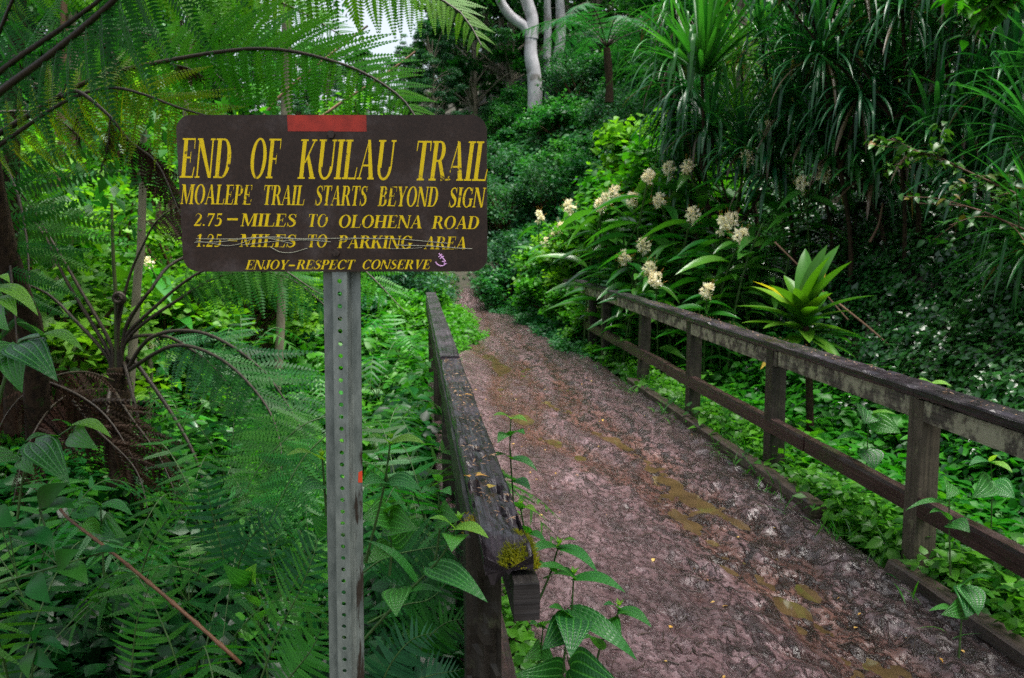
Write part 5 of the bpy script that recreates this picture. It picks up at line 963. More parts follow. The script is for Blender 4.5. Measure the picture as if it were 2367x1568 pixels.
# tall leafy understory shrubs left, behind the tree fern
PU = [make_shrub('tall_shrub', 'verge', 1.0, 2.6, 44, 3800, .13, 211, T=T_heart), make_shrub('tall_shrub', 'shrub_lit', 1.2, 3.2, 50, 4200, .14, 212)]  # foliage colours brightened to paint the glow left of centre
for i, (px, Z, k) in enumerate(((60, 8.5, 1.0), (220, 9.5, .9), (360, 9.0, .8), (480, 10.5, 1.0), (130, 11.5, 1.1), (300, 12.5, 1.1), (560, 12, 1.0), (660, 13.5, .9), (420, 14, 1.2), (760, 15, 1.0), (880, 17, .9), (-20, 7.2, 1.0), (540, 15.5, 1.3), (260, 16, 1.3), (700, 18, 1.3), (960, 20, 1.0), (90, 15, 1.4), (820, 21, 1.2), (620, 20, 1.4), (380, 19, 1.4))):
    p = at(px, 500, Z); p[2] = ground(p[0], p[1]) - .1; o = PU[i % 2] if i < 2 else copy_tree(PU[i % 2]); place(o, p, k); o['group'] = 'tall shrubs behind the tree fern'; o['label'] = near_label(['tall fresh leafy shrub', 'tall yellow green leafy shrub'][i % 2], p + [0, 0, 1.4])
# ------------------------------------------------------------------ strap leaved rosettes on the slope
def rosette(mb, c, ax, n, L, wd, droop=1.0, spread=(8, 125), seed=0, seg=11, lit=0, mat=0):
    g = np.random.default_rng(seed); c = np.asarray(c, float); ax = nrm(np.asarray(ax, float)); e1 = nrm(np.cross(ax, [.3, .9, .2])); e2 = np.cross(ax, e1)
    k = np.arange(n); th = np.radians(spread[0] + (spread[1] - spread[0]) * ((k + .5) / n) ** .85) + g.normal(0, .06, n); ph = k * 2.39996 + g.normal(0, .15, n)
    d = ax * np.cos(th)[:, None] + (e1 * np.cos(ph)[:, None] + e2 * np.sin(ph)[:, None]) * np.sin(th)[:, None]
    Ln = L * (1 - .25 * (k / n)) * g.uniform(.8, 1.1, n); P = np.repeat(c[None], n, 0) + d * .05; pts = [P.copy()]; ds = [d.copy()]
    dr = droop * .60 * g.uniform(.4, 1.5, n) * (.25 + .9 * np.sin(th))
    kk_ = np.where(g.random(n) < .22, g.integers(4, 9, n), 99)
    for j in range(seg):
        d = np.where((j == kk_)[:, None], nrm(d * .25 + [0, 0, -1.0]), d); d = nrm(d + np.array([0, 0, -1.0]) * (dr * (.05 + .42 * (j / seg)) * .75)[:, None]); P = P + d * (Ln / seg)[:, None]; pts.append(P.copy()); ds.append(d.copy())
    pts = np.stack(pts, 1); ds = np.stack(ds, 1)
    side = nrm(np.cross(ds, np.array([0, 0, 1.0]) + 1e-3)); side = nrm(side + .0 * side); upn = np.cross(side, ds)
    u = np.linspace(0, 1, seg + 1); wv = wd * .5 * np.where(u < .55, .75 + .45 * u, 1.0 * (1 - ((u - .55) / .45) ** 1.6) + .02)
    A_ = pts + side * wv[None, :, None] + upn * (wv * .45)[None, :, None]; B_ = pts - side * wv[None, :, None] + upn * (wv * .45)[None, :, None]
    V = np.stack([A_, pts, B_], 2); m_ = 3
    i = (np.arange(n) * (seg + 1) * 3)[:, None, None]; j = (np.arange(seg) * 3)[None, :, None]; x = np.arange(2)[None, None]
    q = np.stack([i + j + x, i + j + x + 1, i + j + x + 4, i + j + x + 3], -1).reshape(-1, 4)
    var = np.clip(g.normal(.42, .22, n), 0, .92); var = np.where((k > n * .8) & (g.random(n) < .4), 1.0, var)
    mb.add(V.reshape(-1, 3), q, None, None, np.repeat(var, (seg + 1) * 3), mat)
def strap_plant(lab, heads, base_off=(0, .35), rad=.028):
    P = [at(h[0], h[1], h[2]) for h in heads]; m_ = np.mean(P, 0); s_, t_ = ST(m_[0], m_[1]); b_ = W(s_ + base_off[0], t_ + base_off[1], 0); b_[2] = ground(b_[0], b_[1]) - .1
    t0_ = thing('strap_leaf_plant', b_, lab, 'plant', 'strap leaved plants on the slope')
    fork = b_ * .45 + m_ * .55; fork[2] = min(fork[2], min(p[2] for p in P) - .25) if min(p[2] for p in P) - .25 > b_[2] else b_[2] + .1
    def tr(mb):
        mb.tube(catmull([b_, (b_ + fork) / 2 + [.05, .0, 0], fork], 8), np.linspace(rad, rad * .75, 8), 7, 0)
        for p in P: mb.tube(catmull([fork, fork * .45 + p * .55 + [0, 0, -.08], p], 8), np.linspace(rad * .75, rad * .6, 8), 7, 0)
    fern_part('stem', [M['fern_trunk']], t0_, b_, tr)
    for i, (h, p) in enumerate(zip(heads, P)):
        o = dict(n=76, L=.9, wd=.045, droop=1.1, spread=(5, 118), ax=(0, -.25, 1), lm='strap'); o.update(h[3] if len(h) > 3 else {}); lm = o.pop('lm'); ax = o.pop('ax')
        fern_part('leaf_rosette', [M[lm]], t0_, b_, lambda mb: rosette(mb, p, ax, seed=int(h[0] * 7 + h[1]), **o))
strap_plant('strap leaved plant with the tallest upright fan, left end of the slope group', [(1622, 178, 9.7, dict(L=1.19, n=77, wd=.055, droop=.35, spread=(4, 62), lm='strap_fan')), (1600, 205, 10.5, dict(L=1.06, n=70, droop=1.5, spread=(50, 130)))])
strap_plant('strap leaved plant trailing long hanging leaves left of the tallest fan', [(1560, 130, 10.9, dict(L=1.14, n=77, droop=1.5, spread=(30, 125), wd=.030)), (1570, 270, 10.7, dict(L=0.97, n=70, droop=1.5, spread=(40, 130), wd=.030)), (1560, 20, 11, dict(L=1.06, n=70, droop=1.4, wd=.030))])
strap_plant('fresh light green strap leaved plant above the ginger flowers', [(1700, 285, 10.2, dict(L=.85, n=59, droop=.8, wd=.030, lm='strap_lit', spread=(5, 85))), (1712, 130, 10.4, dict(L=0.79, n=63, droop=1.0, wd=.030, lm='strap_lit'))])
strap_plant('strap leaved plant with three heads arching over the middle of the slope', [(1900, 128, 8.6, dict(L=1.01, n=105, wd=.030, droop=1.1)), (1985, 222, 8.4, dict(L=0.88, n=77, wd=.030, droop=1.3, spread=(40, 135))), (1878, 40, 8.8, dict(L=0.88, n=52, spread=(3, 60), droop=.4, wd=.030))])
strap_plant('strap leaved plant with heads close behind the highest ginger flower', [(1795, 310, 9.4, dict(L=0.79, n=70, droop=1.2)), (1760, 90, 9.6, dict(L=0.84, n=70, droop=1.2, wd=.030)), (1810, 190, 9.6, dict(L=0.79, n=63, droop=1.3, wd=.030))])
strap_plant('strap leaved plant whose heads hang from the upper edge of the picture', [(2085, 20, 8.2, dict(L=1.10, n=94, droop=1.2, wd=.030)), (2190, -50, 8.2, dict(L=1.06, n=87, droop=1.3, wd=.030)), (1980, -60, 8.6, dict(L=1.06, n=80, droop=1.2))])
strap_plant('dark strap leaved plant above the round leaved branch at the right', [(2235, 262, 7.6, dict(L=0.84, n=80, droop=.9, wd=.030)), (2290, 80, 7.7, dict(L=0.97, n=87, droop=1.1, wd=.030)), (2180, 130, 8.2, dict(L=0.79, n=70, droop=1.1))])
strap_plant('strap leaved plant leaning in from the right edge over the slope', [(2420, 560, 6.2, dict(L=0.92, n=105, droop=1.0, wd=.030, ax=(-.7, -.3, .8))), (2400, 330, 6.6, dict(L=0.84, n=80, droop=1.0, wd=.030, ax=(-.6, -.3, .9))), (2440, 160, 6.8, dict(L=0.88, n=70, droop=.8, wd=.030, ax=(-.6, -.3, .9)))], (0, .5))
strap_plant('low strap leaved plant in the dark gap below the middle heads', [(1905, 390, 9.6, dict(L=.8, n=63, droop=1.2)), (2040, 330, 9.4, dict(L=.85, n=63, droop=1.2))])
for lab, hd in (('dense strap leaved plant filling the dark hollow right of the middle heads', [(2060, 170, 8.8), (2120, 240, 8.6), (1990, 90, 9.0), (2040, 260, 8.8)]), ('strap leaved plant drooping over the small ginger flower at the right', [(1850, 250, 9.2), (1930, 310, 9.0), (1840, 120, 9.4)]), ('dark strap leaved plant low under the right edge plants', [(2320, 300, 7.4), (2250, 400, 7.4), (2160, 330, 7.8), (2340, 200, 7.2)]), ('strap leaved plant behind the trailing leaves beside the small tree fern', [(1590, 60, 11.2), (1550, 190, 11.2), (1590, 330, 10.8), (1650, 340, 10.6)]), ('strap leaved plant with low heads hiding the stems above the ginger leaves', [(1640, 300, 10.0), (1720, 350, 9.6), (1580, 400, 10.6), (1780, 400, 9.4)]), ('strap leaved plant between the three headed plant and the round leaved branch', [(1880, 300, 9.0), (1960, 340, 8.8), (2020, 400, 8.6), (2090, 320, 8.4)]), ('strap leaved plant hanging along the top of the slope', [(1780, -40, 9), (1880, -60, 8.8), (2280, -70, 7.6), (2350, 20, 7.4)])):
    strap_plant(lab, [(x, y, z, dict(L=rng.uniform(.7, .95), n=60, droop=rng.uniform(.9, 1.4), wd=.045, spread=(5, 112))) for x, y, z in hd], rad=.022)
# ------------------------------------------------------------------ gingers
def ginger_meshes(seed, nl=11, flower=True):
    g = np.random.default_rng(seed); st, lf, fl = MB(), MB(), MB()
    dx = g.uniform(.16, .32); c = catmull([(0, 0, 0), (dx * .15, 0, .4), (dx * .5, 0, .75), (dx, 0, 1.0)], 12); st.tube(c, np.linspace(.009, .006, 12), 5, 0)
    u = np.linspace(.30, .97, nl); P = np.stack([np.interp(u, np.linspace(0, 1, 12), c[:, j]) for j in range(3)], -1); k = np.arange(nl); sg = np.where(k % 2, 1, -1)
    el = .55 - .5 * u + g.normal(0, .18, nl); az = PI / 2 * sg + g.normal(0, .45, nl) - .35; D = np.stack([np.cos(az) * np.cos(el), np.sin(az) * np.cos(el), np.sin(el)], -1)
    T = leaf_t(2, 6, .28, .82, .25, .42); lf.inst(T, P, frames(D, np.array([0, 0, 1.0]) + g.normal(0, .2, (nl, 3))), .30 * (1 + g.normal(0, .15, nl)), np.clip(g.normal(.5, .25, nl), 0, 1))
    tip = c[-1]
    if flower:
        fl.tube(np.array([tip - [0, 0, .05], tip, tip + [0, 0, .05], tip + [0, 0, .085]]), [.010, .020, .020, .008], 6, 0); n = 24; q = g.normal(0, 1, (n, 3)); q = nrm(q * [1, 1, .8] + [0, 0, .15]); b_ = tip + [0, 0, .02] + q * [.026, .026, .05]
        fl.inst(leaf_t(2, 3, .5, .8, .3, .2), b_, frames(q, g.normal(size=(n, 3))), .016, .2, 2)
        for r in range(n):
            for kk in range(4):
                d = nrm(q[r] + g.normal(0, .55, 3)); e = b_[r] + q[r] * .006; fl.inst(T_petal, e[None], frames(d[None], g.normal(size=(1, 3))), g.uniform(.032, .050), g.random(), 0)
            if r % 3: continue
            d = nrm(q[r] + g.normal(0, .25, 3) + [0, 0, .3]); fl.tube(np.array([b_[r] + q[r] * .02, b_[r] + d * .062, b_[r] + d * .085 + [0, 0, .006]]), [.0012, .001, .0008], 3, 1, cap=False)
    return st, lf, fl, tip
GP = []
for i in range(5):
    t_ = thing('ginger_plant', (0, 0, 0), 'x', 'ginger plant', 'flowering gingers behind the long railing'); st, lf, fl, tip = ginger_meshes(300 + i, 10 + i % 3)
    st.build('stem', M['stem_green'], t_); lf.build('foliage', M['ginger'], t_); fl.build('flower_head', [M['petal'], M['stamen'], M['stem_green']], t_); GP.append((t_, tip))
GN = []
for i in range(3):
    t_ = thing('ginger_plant', (0, 0, 0), 'x', 'ginger plant', 'leafy gingers without flowers'); st, lf, fl, tip = ginger_meshes(330 + i, 12, False); st.build('stem', M['stem_green'], t_); lf.build('foliage', M['ginger'], t_); GN.append((t_, tip))
gused = set()
def put_ginger(pool, i, P, rz, fs=1.0):
    o, tip = pool[i % len(pool)]
    if (id(pool), i % len(pool)) in gused: o = copy_tree(o)
    gused.add((id(pool), i % len(pool))); R = np.array([[math.cos(rz), -math.sin(rz)], [math.sin(rz), math.cos(rz)]]); k = 1.2
    for _ in range(4):
        b_ = P[:2] - R @ tip[:2] * k; k = max(.5, (P[2] - ground(b_[0], b_[1])) / tip[2])
    o.location = (float(b_[0]), float(b_[1]), float(P[2] - tip[2] * k)); o.rotation_euler = (0, 0, rz); o.scale = (k, k, k)
    for ch in o.children:
        if ch.name.startswith('flower_head'):                      # flower heads keep their own size on tall and short stems
            f_ = fs / k; ch.scale = (f_, f_, f_); ch.location = Vector(tip * (1 - f_))
    return o
flw = [(1498, 410, 10.2), (1547, 395, 10.2), (1588, 392, 10), (1727, 370, 9.4), (1768, 300, 9.3), (1902, 405, 8.8), (1855, 430, 8.8), (1397, 466, 10.8), (1421, 446, 11), (1461, 462, 10.6), (1523, 465, 10.2), (1317, 482, 11.2), (1245, 502, 12), (1300, 530, 11.4), (1262, 562, 11.5), (1280, 545, 11.8), (1601, 500, 9.6), (1668, 524, 9.0), (1690, 512, 9.2), (1711, 549, 8.8), (1443, 597, 10), (1487, 570, 10), (1500, 628, 9.5), (1514, 650, 9.2), (1634, 674, 8.6), (1367, 716, 10.2), (1388, 478, 10.9)]
adj = ['', 'full', 'ragged', 'small', 'bushy']
for i, (px, py, Z) in enumerate(flw):
    while ST(*at(px, py, Z)[:2])[1] < 2.42: Z += .2
    P = at(px, py + 4, Z); o = put_ginger(GP, i, P, rng.uniform(3.4, 5.6), (1.3 if px > 1330 else 1.6) if px not in (1855, 1634, 1367) else 1.2); o['label'] = near_label('ginger plant with cream flower head', P)
for i in range(150):
    px = rng.uniform(1250, 1980); Z = rng.uniform(8.8, 12); py = np.interp(px, [1280, 1400, 1600, 1800, 1960], [560, 500, 480, 470, 560]) + rng.uniform(15, 220); P = at(px, py, Z)
    if P[2] < ground(P[0], P[1]) + .45 or ST(P[0], P[1])[1] < 2.55: continue
    o = put_ginger(GN, i, P, rng.uniform(3.2, 6.0)); o['label'] = near_label('glossy leafed ginger stem without flowers', P)
for (px, py, Z, lab) in ((345, 612, 8.5, 'lone pale ginger flower left of the sign behind a fern stipe'), (352, 798, 7.6, 'lone pale ginger flower above the mossy pole right of the tree fern')):
    o = put_ginger(GP, 1, at(px, py, Z), 4.0, .8); o['label'] = lab; o['group'] = 'lone gingers left of the sign'
# ------------------------------------------------------------------ ti plant behind the railing
bt = atz(1874, 1000, .02); Zt = bt[1]; ti = thing('ti_plant', bt, 'yellow and green broad leaved ti plant standing behind the long railing', 'plant')
fern_part('stem', [M['fern_trunk']], ti, bt, lambda mb: (mb.tube(catmull([bt - [0, 0, .1], at(1870, 900, Zt), at(1866, 800, Zt), at(1858, 740, Zt)], 10), np.linspace(.034, .026, 10), 7, 0)))
ct = at(1858, 752, Zt); g = np.random.default_rng(4)
T_ti = leaf_t(4, 9, .30, .8, .14, .30, .7)
for k in range(40):
    u = k / 40; th = math.radians(8 + 92 * u ** .85) ; ph = k * 2.39996 + g.normal(0, .3); th += g.normal(0, .14); d = nrm(np.array([math.sin(th) * math.cos(ph) + .06, math.sin(th) * math.sin(ph) - .08, math.cos(th)]))
    mb = MB(); mb.inst(T_ti, (ct - bt + np.array([0, 0, .10 - .22 * u]) + d * .02)[None], frames(d[None], (np.array([0, 0, 1.0]) + .02)[None] if th > .3 else nrm(np.array([-d[0] - .2, -d[1] - .3, .4]))[None]), g.uniform(.34, .56) * (1 - .2 * (u > .85)), np.clip(g.normal(.55, .22), 0, .9) if k not in (3, 9, 37, 38) else 1.0)
    o = mb.build('leaf', M['ti'], ti)
    if k in (3, 9, 37, 38): o['label'] = 'yellow leaf'
# ------------------------------------------------------------------ ribbed leaved young plants near the camera
def hero_leaf_v(base, tip, wid, nv, bulge=.12, nx=8, ny=12, heart=1, cup=.12):
    base, tip = np.asarray(base, float), np.asarray(tip, float); d = tip - base; L = np.linalg.norm(d); d /= L; x = nrm(np.cross(d, nv)); n_ = np.cross(x, d)
    v, uv, q = [], [], []
    for j in range(ny + 1):
        u = j / ny; w_ = wid * .5 * (math.sin(PI * u ** .62) ** .85) * (1 - .25 * u) * 1.12 if heart else wid * .5 * math.sin(PI * u ** .8)
        if j == 0: w_ = wid * .10 * heart
        for i in range(nx + 1):
            xx = -1 + 2 * i / nx; z = bulge * L * math.sin(PI * u * .9) - .10 * L * u ** 3 + cup * abs(xx) ** 1.5 * w_ ; back = -.07 * L * heart * abs(xx) * (1 - u) ** 3
            v.append(base + d * (u * L + back) + x * xx * w_ + n_ * z); uv.append((i / nx, u))
    for j in range(ny):
        for i in range(nx): a = j * (nx + 1) + i; q.append((a, a + 1, a + nx + 2, a + nx + 1))
    return np.array(v), np.array(q), np.array(uv)
def young(lab, stem, leaves, lm='ribbed', group='young ribbed leaved plants', buds=(), sr=.0028, cat='plant', name='young_shrub'):
    S = A3(stem); b_ = S[0]; t_ = thing(name, b_, lab, cat, group)
    fern_part('stem', [M['stem_green']], t_, b_, lambda mb: mb.tube(catmull(S, 14), np.linspace(sr * 1.4, sr * .8, 14), 5, 0))
    for lf in leaves:
        (bx_, by_, Zb), (tx, ty, Zt_), wid = lf[:3]; nv = np.array(lf[3] if len(lf) > 3 else (0, -.55, .85), float); lmm = lf[4] if len(lf) > 4 else lm; va = lf[5] if len(lf) > 5 else rng.uniform(.25, .85)
        B, T = at(bx_, by_, Zb), at(tx, ty, Zt_); v_, q_2, uv = hero_leaf_v(B, T, wid, nv, heart=0 if lmm == 'glossy' else 1); mb = MB(); mb.add(v_ - b_, q_2, None, uv, va, 0)
        i = int(np.argmin(np.linalg.norm(S - B, axis=1))); mb.tube(np.array([S[i], (S[i] + B) / 2, B]) - b_, [.0016] * 3, 4, 1); mb.build('leaf', [M[lmm], M['stem_green']], t_)
    for (x, y, Z) in buds:
        mb = MB(); p = at(x, y, Z) - b_
        for k in range(4): a = k * 1.57 + .4; d = np.array([math.cos(a) * .45, math.sin(a) * .45, 1]); mb.inst(T_broad, p[None], frames(d[None], np.array([[-d[0], -d[1], .3]])), .022, .9)
        mb.build('bud', M['ribbed_lit'], t_)
UP = (0, -.25, 1); FC = (0, -1, .45)
young('young plant with two tiers of ribbed leaves right of the sign post', [(845, 1300, 1.95), (880, 1160, 1.9), (893, 1090, 1.88), (902, 1022, 1.87)], [((901, 1026, 1.87), (849, 1008, 1.82), .042, UP, 'ribbed_lit'), ((903, 1025, 1.87), (981, 1021, 1.83), .045, UP, 'ribbed_lit'), ((892, 1116, 1.88), (970, 1127, 1.80), .060, (.1, -.6, 1)), ((898, 1122, 1.88), (838, 1116, 1.78), .062, (0, -.75, 1))], buds=[(903, 1016, 1.87)])
young('young plant peeking out left of the sign post', [(760, 1260, 1.85), (752, 1160, 1.85), (745, 1062, 1.83)], [((741, 1062, 1.83), (664, 1047, 1.75), .046, UP, 'ribbed_lit'), ((760, 1130, 1.85), (690, 1133, 1.74), .070, (0, -.8, 1)), ((760, 1220, 1.85), (722, 1196, 1.80), .062, FC)], buds=[(744, 1056, 1.83)])
young('ribbed plant leaning against the mossy near post of the handrail', [(840, 1480, 1.9), (920, 1390, 1.88), (1010, 1300, 1.85), (1048, 1236, 1.82), (1054, 1205, 1.82)], [((1050, 1222, 1.82), (1128, 1238, 1.74), .046, UP, 'ribbed_lit'), ((1046, 1218, 1.82), (994, 1195, 1.78), .036, UP, 'ribbed_lit'), ((1054, 1238, 1.82), (1044, 1270, 1.72), .060, FC), ((994, 1312, 1.86), (1124, 1384, 1.72), .066, (.25, -.8, .8), 'ribbed', .3), ((920, 1362, 1.88), (915, 1420, 1.78), .070, FC, 'ribbed', .4), ((930, 1374, 1.88), (1022, 1364, 1.82), .036, UP), ((960, 1345, 1.88), (845, 1242, 1.86), .034, UP)], buds=[(1062, 1202, 1.82)])
young('small dark seedling between the sign post and the handrail', [(1000, 1320, 2.3), (1015, 1230, 2.3), (1013, 1138, 2.3)], [((1012, 1138, 2.3), (972, 1136, 2.22), .048, UP), ((1014, 1137, 2.3), (1042, 1141, 2.24), .05, UP), ((1014, 1190, 2.3), (960, 1178, 2.2), .05, UP), ((1016, 1192, 2.3), (1058, 1200, 2.2), .085, FC), ((1013, 1112, 2.3), (1002, 1095, 2.25), .03, UP)])
young('ribbed plant with overlapping wide leaves low right of the sign post', [(900, 1330, 2.05), (905, 1260, 2.05), (895, 1190, 2.05)], [((895, 1190, 2.05), (840, 1196, 1.95), .09, FC), ((898, 1200, 2.05), (960, 1222, 1.95), .085, FC), ((905, 1250, 2.05), (975, 1200, 2.0), .07, FC), ((902, 1262, 2.05), (850, 1300, 1.95), .06, FC), ((895, 1186, 2.05), (935, 1160, 2.0), .05, UP)])
young('large ribbed plant at the foot of the charred beam end', [(1292, 1640, 2.0), (1306, 1500, 2.0), (1320, 1420, 2.0), (1326, 1330, 2.0)], [((1326, 1338, 2.0), (1233, 1306, 1.92), .045, UP), ((1329, 1338, 2.0), (1444, 1362, 1.9), .050, UP), ((1325, 1418, 2.0), (1319, 1514, 1.86), .092, FC, 'ribbed', .35), ((1310, 1440, 2.0), (1255, 1500, 1.92), .075, FC, 'ribbed', .1), ((1322, 1410, 2.0), (1474, 1522, 1.9), .055, (.2, -.8, .8)), ((1318, 1545, 2.0), (1436, 1590, 1.86), .12, FC, 'ribbed', .3), ((1300, 1560, 2.0), (1195, 1560, 1.9), .09, FC, 'ribbed', .15), ((1316, 1430, 2.0), (1270, 1400, 1.95), .05, UP)], buds=[(1327, 1328, 2.0)])
young('ribbed plant on the mud edge right of the large one', [(1370, 1620, 2.1), (1385, 1500, 2.1), (1420, 1440, 2.1), (1431, 1405, 2.1)], [((1434, 1410, 2.1), (1506, 1446, 2.02), .045, UP), ((1428, 1408, 2.1), (1395, 1396, 2.05), .03, UP), ((1402, 1438, 2.1), (1436, 1486, 1.98), .062, FC), ((1412, 1440, 2.1), (1455, 1412, 2.05), .03, UP), ((1384, 1500, 2.1), (1350, 1470, 2.0), .05, UP)], buds=[(1431, 1402, 2.1)])
young('ribbed seedling beside the moss on the right of the beam end', [(1240, 1400, 2.15), (1270, 1330, 2.15), (1291, 1262, 2.15)], [((1289, 1266, 2.15), (1220, 1278, 2.05), .05, UP), ((1293, 1266, 2.15), (1382, 1318, 2.02), .045, UP), ((1291, 1262, 2.15), (1330, 1245, 2.1), .03, UP, 'ribbed_lit'), ((1275, 1320, 2.15), (1222, 1300, 2.05), .05, UP), ((1268, 1336, 2.15), (1330, 1330, 2.05), .06, UP)], buds=[(1292, 1258, 2.15)])
young('ribbed seedling against the rotten board above the moss', [(1215, 1300, 2.4), (1212, 1230, 2.4), (1202, 1172, 2.4)], [((1200, 1176, 2.4), (1172, 1160, 2.32), .05, UP, 'ribbed'), ((1204, 1176, 2.4), (1240, 1182, 2.32), .035, UP, 'ribbed_lit'), ((1212, 1232, 2.4), (1180, 1215, 2.3), .06, UP), ((1213, 1236, 2.4), (1262, 1250, 2.3), .04, UP)], buds=[(1203, 1168, 2.4)])
young('tall thin seedling with several tiers right of the handrail boards', [(1190, 1230, 2.9), (1184, 1120, 2.9), (1178, 1030, 2.9), (1181, 965, 2.9)], [((1180, 968, 2.9), (1140, 958, 2.85), .04, UP, 'ribbed_lit'), ((1182, 968, 2.9), (1218, 972, 2.85), .04, UP, 'ribbed_lit'), ((1180, 1006, 2.9), (1150, 1020, 2.8), .06, UP), ((1181, 1006, 2.9), (1212, 1000, 2.8), .055, UP), ((1180, 1060, 2.9), (1130, 1055, 2.8), .04, UP), ((1182, 1060, 2.9), (1242, 1085, 2.8), .045, UP), ((1184, 1110, 2.9), (1140, 1110, 2.8), .05, UP), ((1185, 1112, 2.9), (1226, 1130, 2.8), .06, UP)])
young('low seedling cluster on the mud beside the charred beam end', [(1245, 1560, 2.2), (1250, 1500, 2.2), (1255, 1450, 2.2)], [((1255, 1450, 2.2), (1290, 1440, 2.1), .05, UP), ((1253, 1452, 2.2), (1225, 1440, 2.15), .04, UP), ((1250, 1500, 2.2), (1215, 1520, 2.1), .06, FC), ((1251, 1500, 2.2), (1280, 1530, 2.1), .05, FC)])
young('large leaved plant reaching in at the left edge above the brown fronds', [(-20, 1000, 2.2), (10, 880, 2.2), (40, 795, 2.2), (95, 778, 2.15)], [((40, 795, 2.2), (128, 872, 2.05), .10, (0, -.7, 1), 'ribbed', .3), ((38, 795, 2.2), (46, 905, 2.1), .085, FC, 'ribbed', .75), ((30, 800, 2.2), (-50, 850, 2.1), .08, FC, 'ribbed', .2), ((98, 776, 2.15), (192, 804, 2.05), .05, UP, 'ribbed_lit', .6), ((95, 778, 2.15), (40, 742, 2.1), .06, UP, 'ribbed', .4)], sr=.004)
young('bright leaved shoot at the left edge below the sign height', [(-40, 760, 2.0), (-20, 690, 2.0), (-6, 660, 2.0)], [((-4, 664, 2.0), (88, 722, 1.92), .05, UP, 'ribbed_lit', .5), ((-6, 690, 2.0), (38, 725, 1.92), .05, UP, 'ribbed_lit', .3), ((-6, 640, 2.0), (22, 650, 1.95), .03, UP, 'ribbed_lit', .6), ((-10, 720, 2.0), (14, 760, 1.9), .07, FC, 'ribbed', .5)])
young('ribbed plant with a drooping dark leaf above the red brown twig', [(40, 1200, 2.3), (60, 1080, 2.3), (120, 1020, 2.3), (170, 985, 2.25)], [((80, 1024, 2.3), (158, 1114, 2.15), .095, (.2, -.8, .9), 'ribbed', .25), ((62, 1050, 2.3), (75, 1095, 2.2), .065, FC, 'ribbed', .9), ((30, 1050, 2.3), (-40, 1075, 2.2), .09, FC, 'ribbed', .3), ((168, 984, 2.25), (256, 1004, 2.15), .05, UP, 'ribbed_lit', .5), ((170, 1000, 2.25), (220, 1035, 2.15), .07, FC, 'ribbed', .6), ((130, 1012, 2.3), (60, 1015, 2.2), .05, UP), ((160, 985, 2.25), (120, 970, 2.2), .03, UP)])
young('ribbed plant in front of the dead brown fronds beside the twig', [(240, 1330, 2.5), (235, 1230, 2.5), (232, 1165, 2.5)], [((228, 1168, 2.5), (150, 1180, 2.4), .05, UP), ((236, 1168, 2.5), (305, 1186, 2.42), .05, UP, 'ribbed', .8), ((236, 1210, 2.5), (288, 1240, 2.4), .085, FC, 'ribbed', .6), ((232, 1220, 2.5), (180, 1225, 2.4), .07, FC), ((232, 1170, 2.5), (190, 1150, 2.45), .04, UP), ((236, 1225, 2.5), (262, 1240, 2.4), .08, FC, 'ribbed', .5)])
young('dark glossy leafed branch reaching in low at the left edge', [(-40, 1360, 2.0), (40, 1335, 2.0), (135, 1308, 2.0), (260, 1270, 2.0)], [((132, 1308, 2.0), (178, 1272, 1.95), .055, FC, 'glossy', .9), ((55, 1230, 2.0), (126, 1262, 1.95), .06, UP, 'glossy'), ((20, 1225, 2.0), (80, 1215, 1.95), .05, UP, 'glossy'), ((78, 1330, 2.0), (112, 1392, 1.92), .06, FC, 'glossy'), ((140, 1310, 2.0), (202, 1345, 1.92), .06, UP, 'glossy'), ((90, 1172, 2.05), (152, 1116, 2.0), .06, FC, 'glossy', .1), ((90, 1180, 2.05), (172, 1170, 2.0), .06, UP, 'glossy', .2), ((-10, 1180, 2.0), (30, 1215, 1.95), .06, FC, 'glossy', .8), ((200, 1290, 2.0), (270, 1272, 1.95), .04, UP, 'glossy')], group='dark glossy leafed shoots')
young('glossy shoot with narrow upturned leaves in the bottom left', [(70, 1640, 2.1), (74, 1560, 2.1), (80, 1490, 2.1)], [((80, 1488, 2.1), (20, 1510, 2.0), .035, UP, 'glossy', .9), ((82, 1486, 2.1), (152, 1502, 2.0), .03, UP, 'glossy', .8), ((80, 1484, 2.1), (92, 1450, 2.05), .03, FC, 'glossy', 1.0), ((78, 1500, 2.1), (62, 1566, 2.0), .045, FC, 'glossy', .6), ((82, 1500, 2.1), (126, 1545, 2.0), .04, FC, 'glossy', .7)], group='dark glossy leafed shoots')
young('pale ribbed shoot left of the sign post near the bottom', [(625, 1640, 2.2), (610, 1500, 2.2), (578, 1365, 2.2)], [((576, 1342, 2.2), (518, 1308, 2.1), .065, FC, 'ribbed', .9), ((580, 1340, 2.2), (590, 1305, 2.15), .05, FC, 'ribbed_lit', .3), ((572, 1366, 2.2), (490, 1350, 2.1), .05, UP), ((590, 1400, 2.2), (540, 1375, 2.1), .05, UP), ((605, 1430, 2.2), (660, 1400, 2.1), .06, UP)])
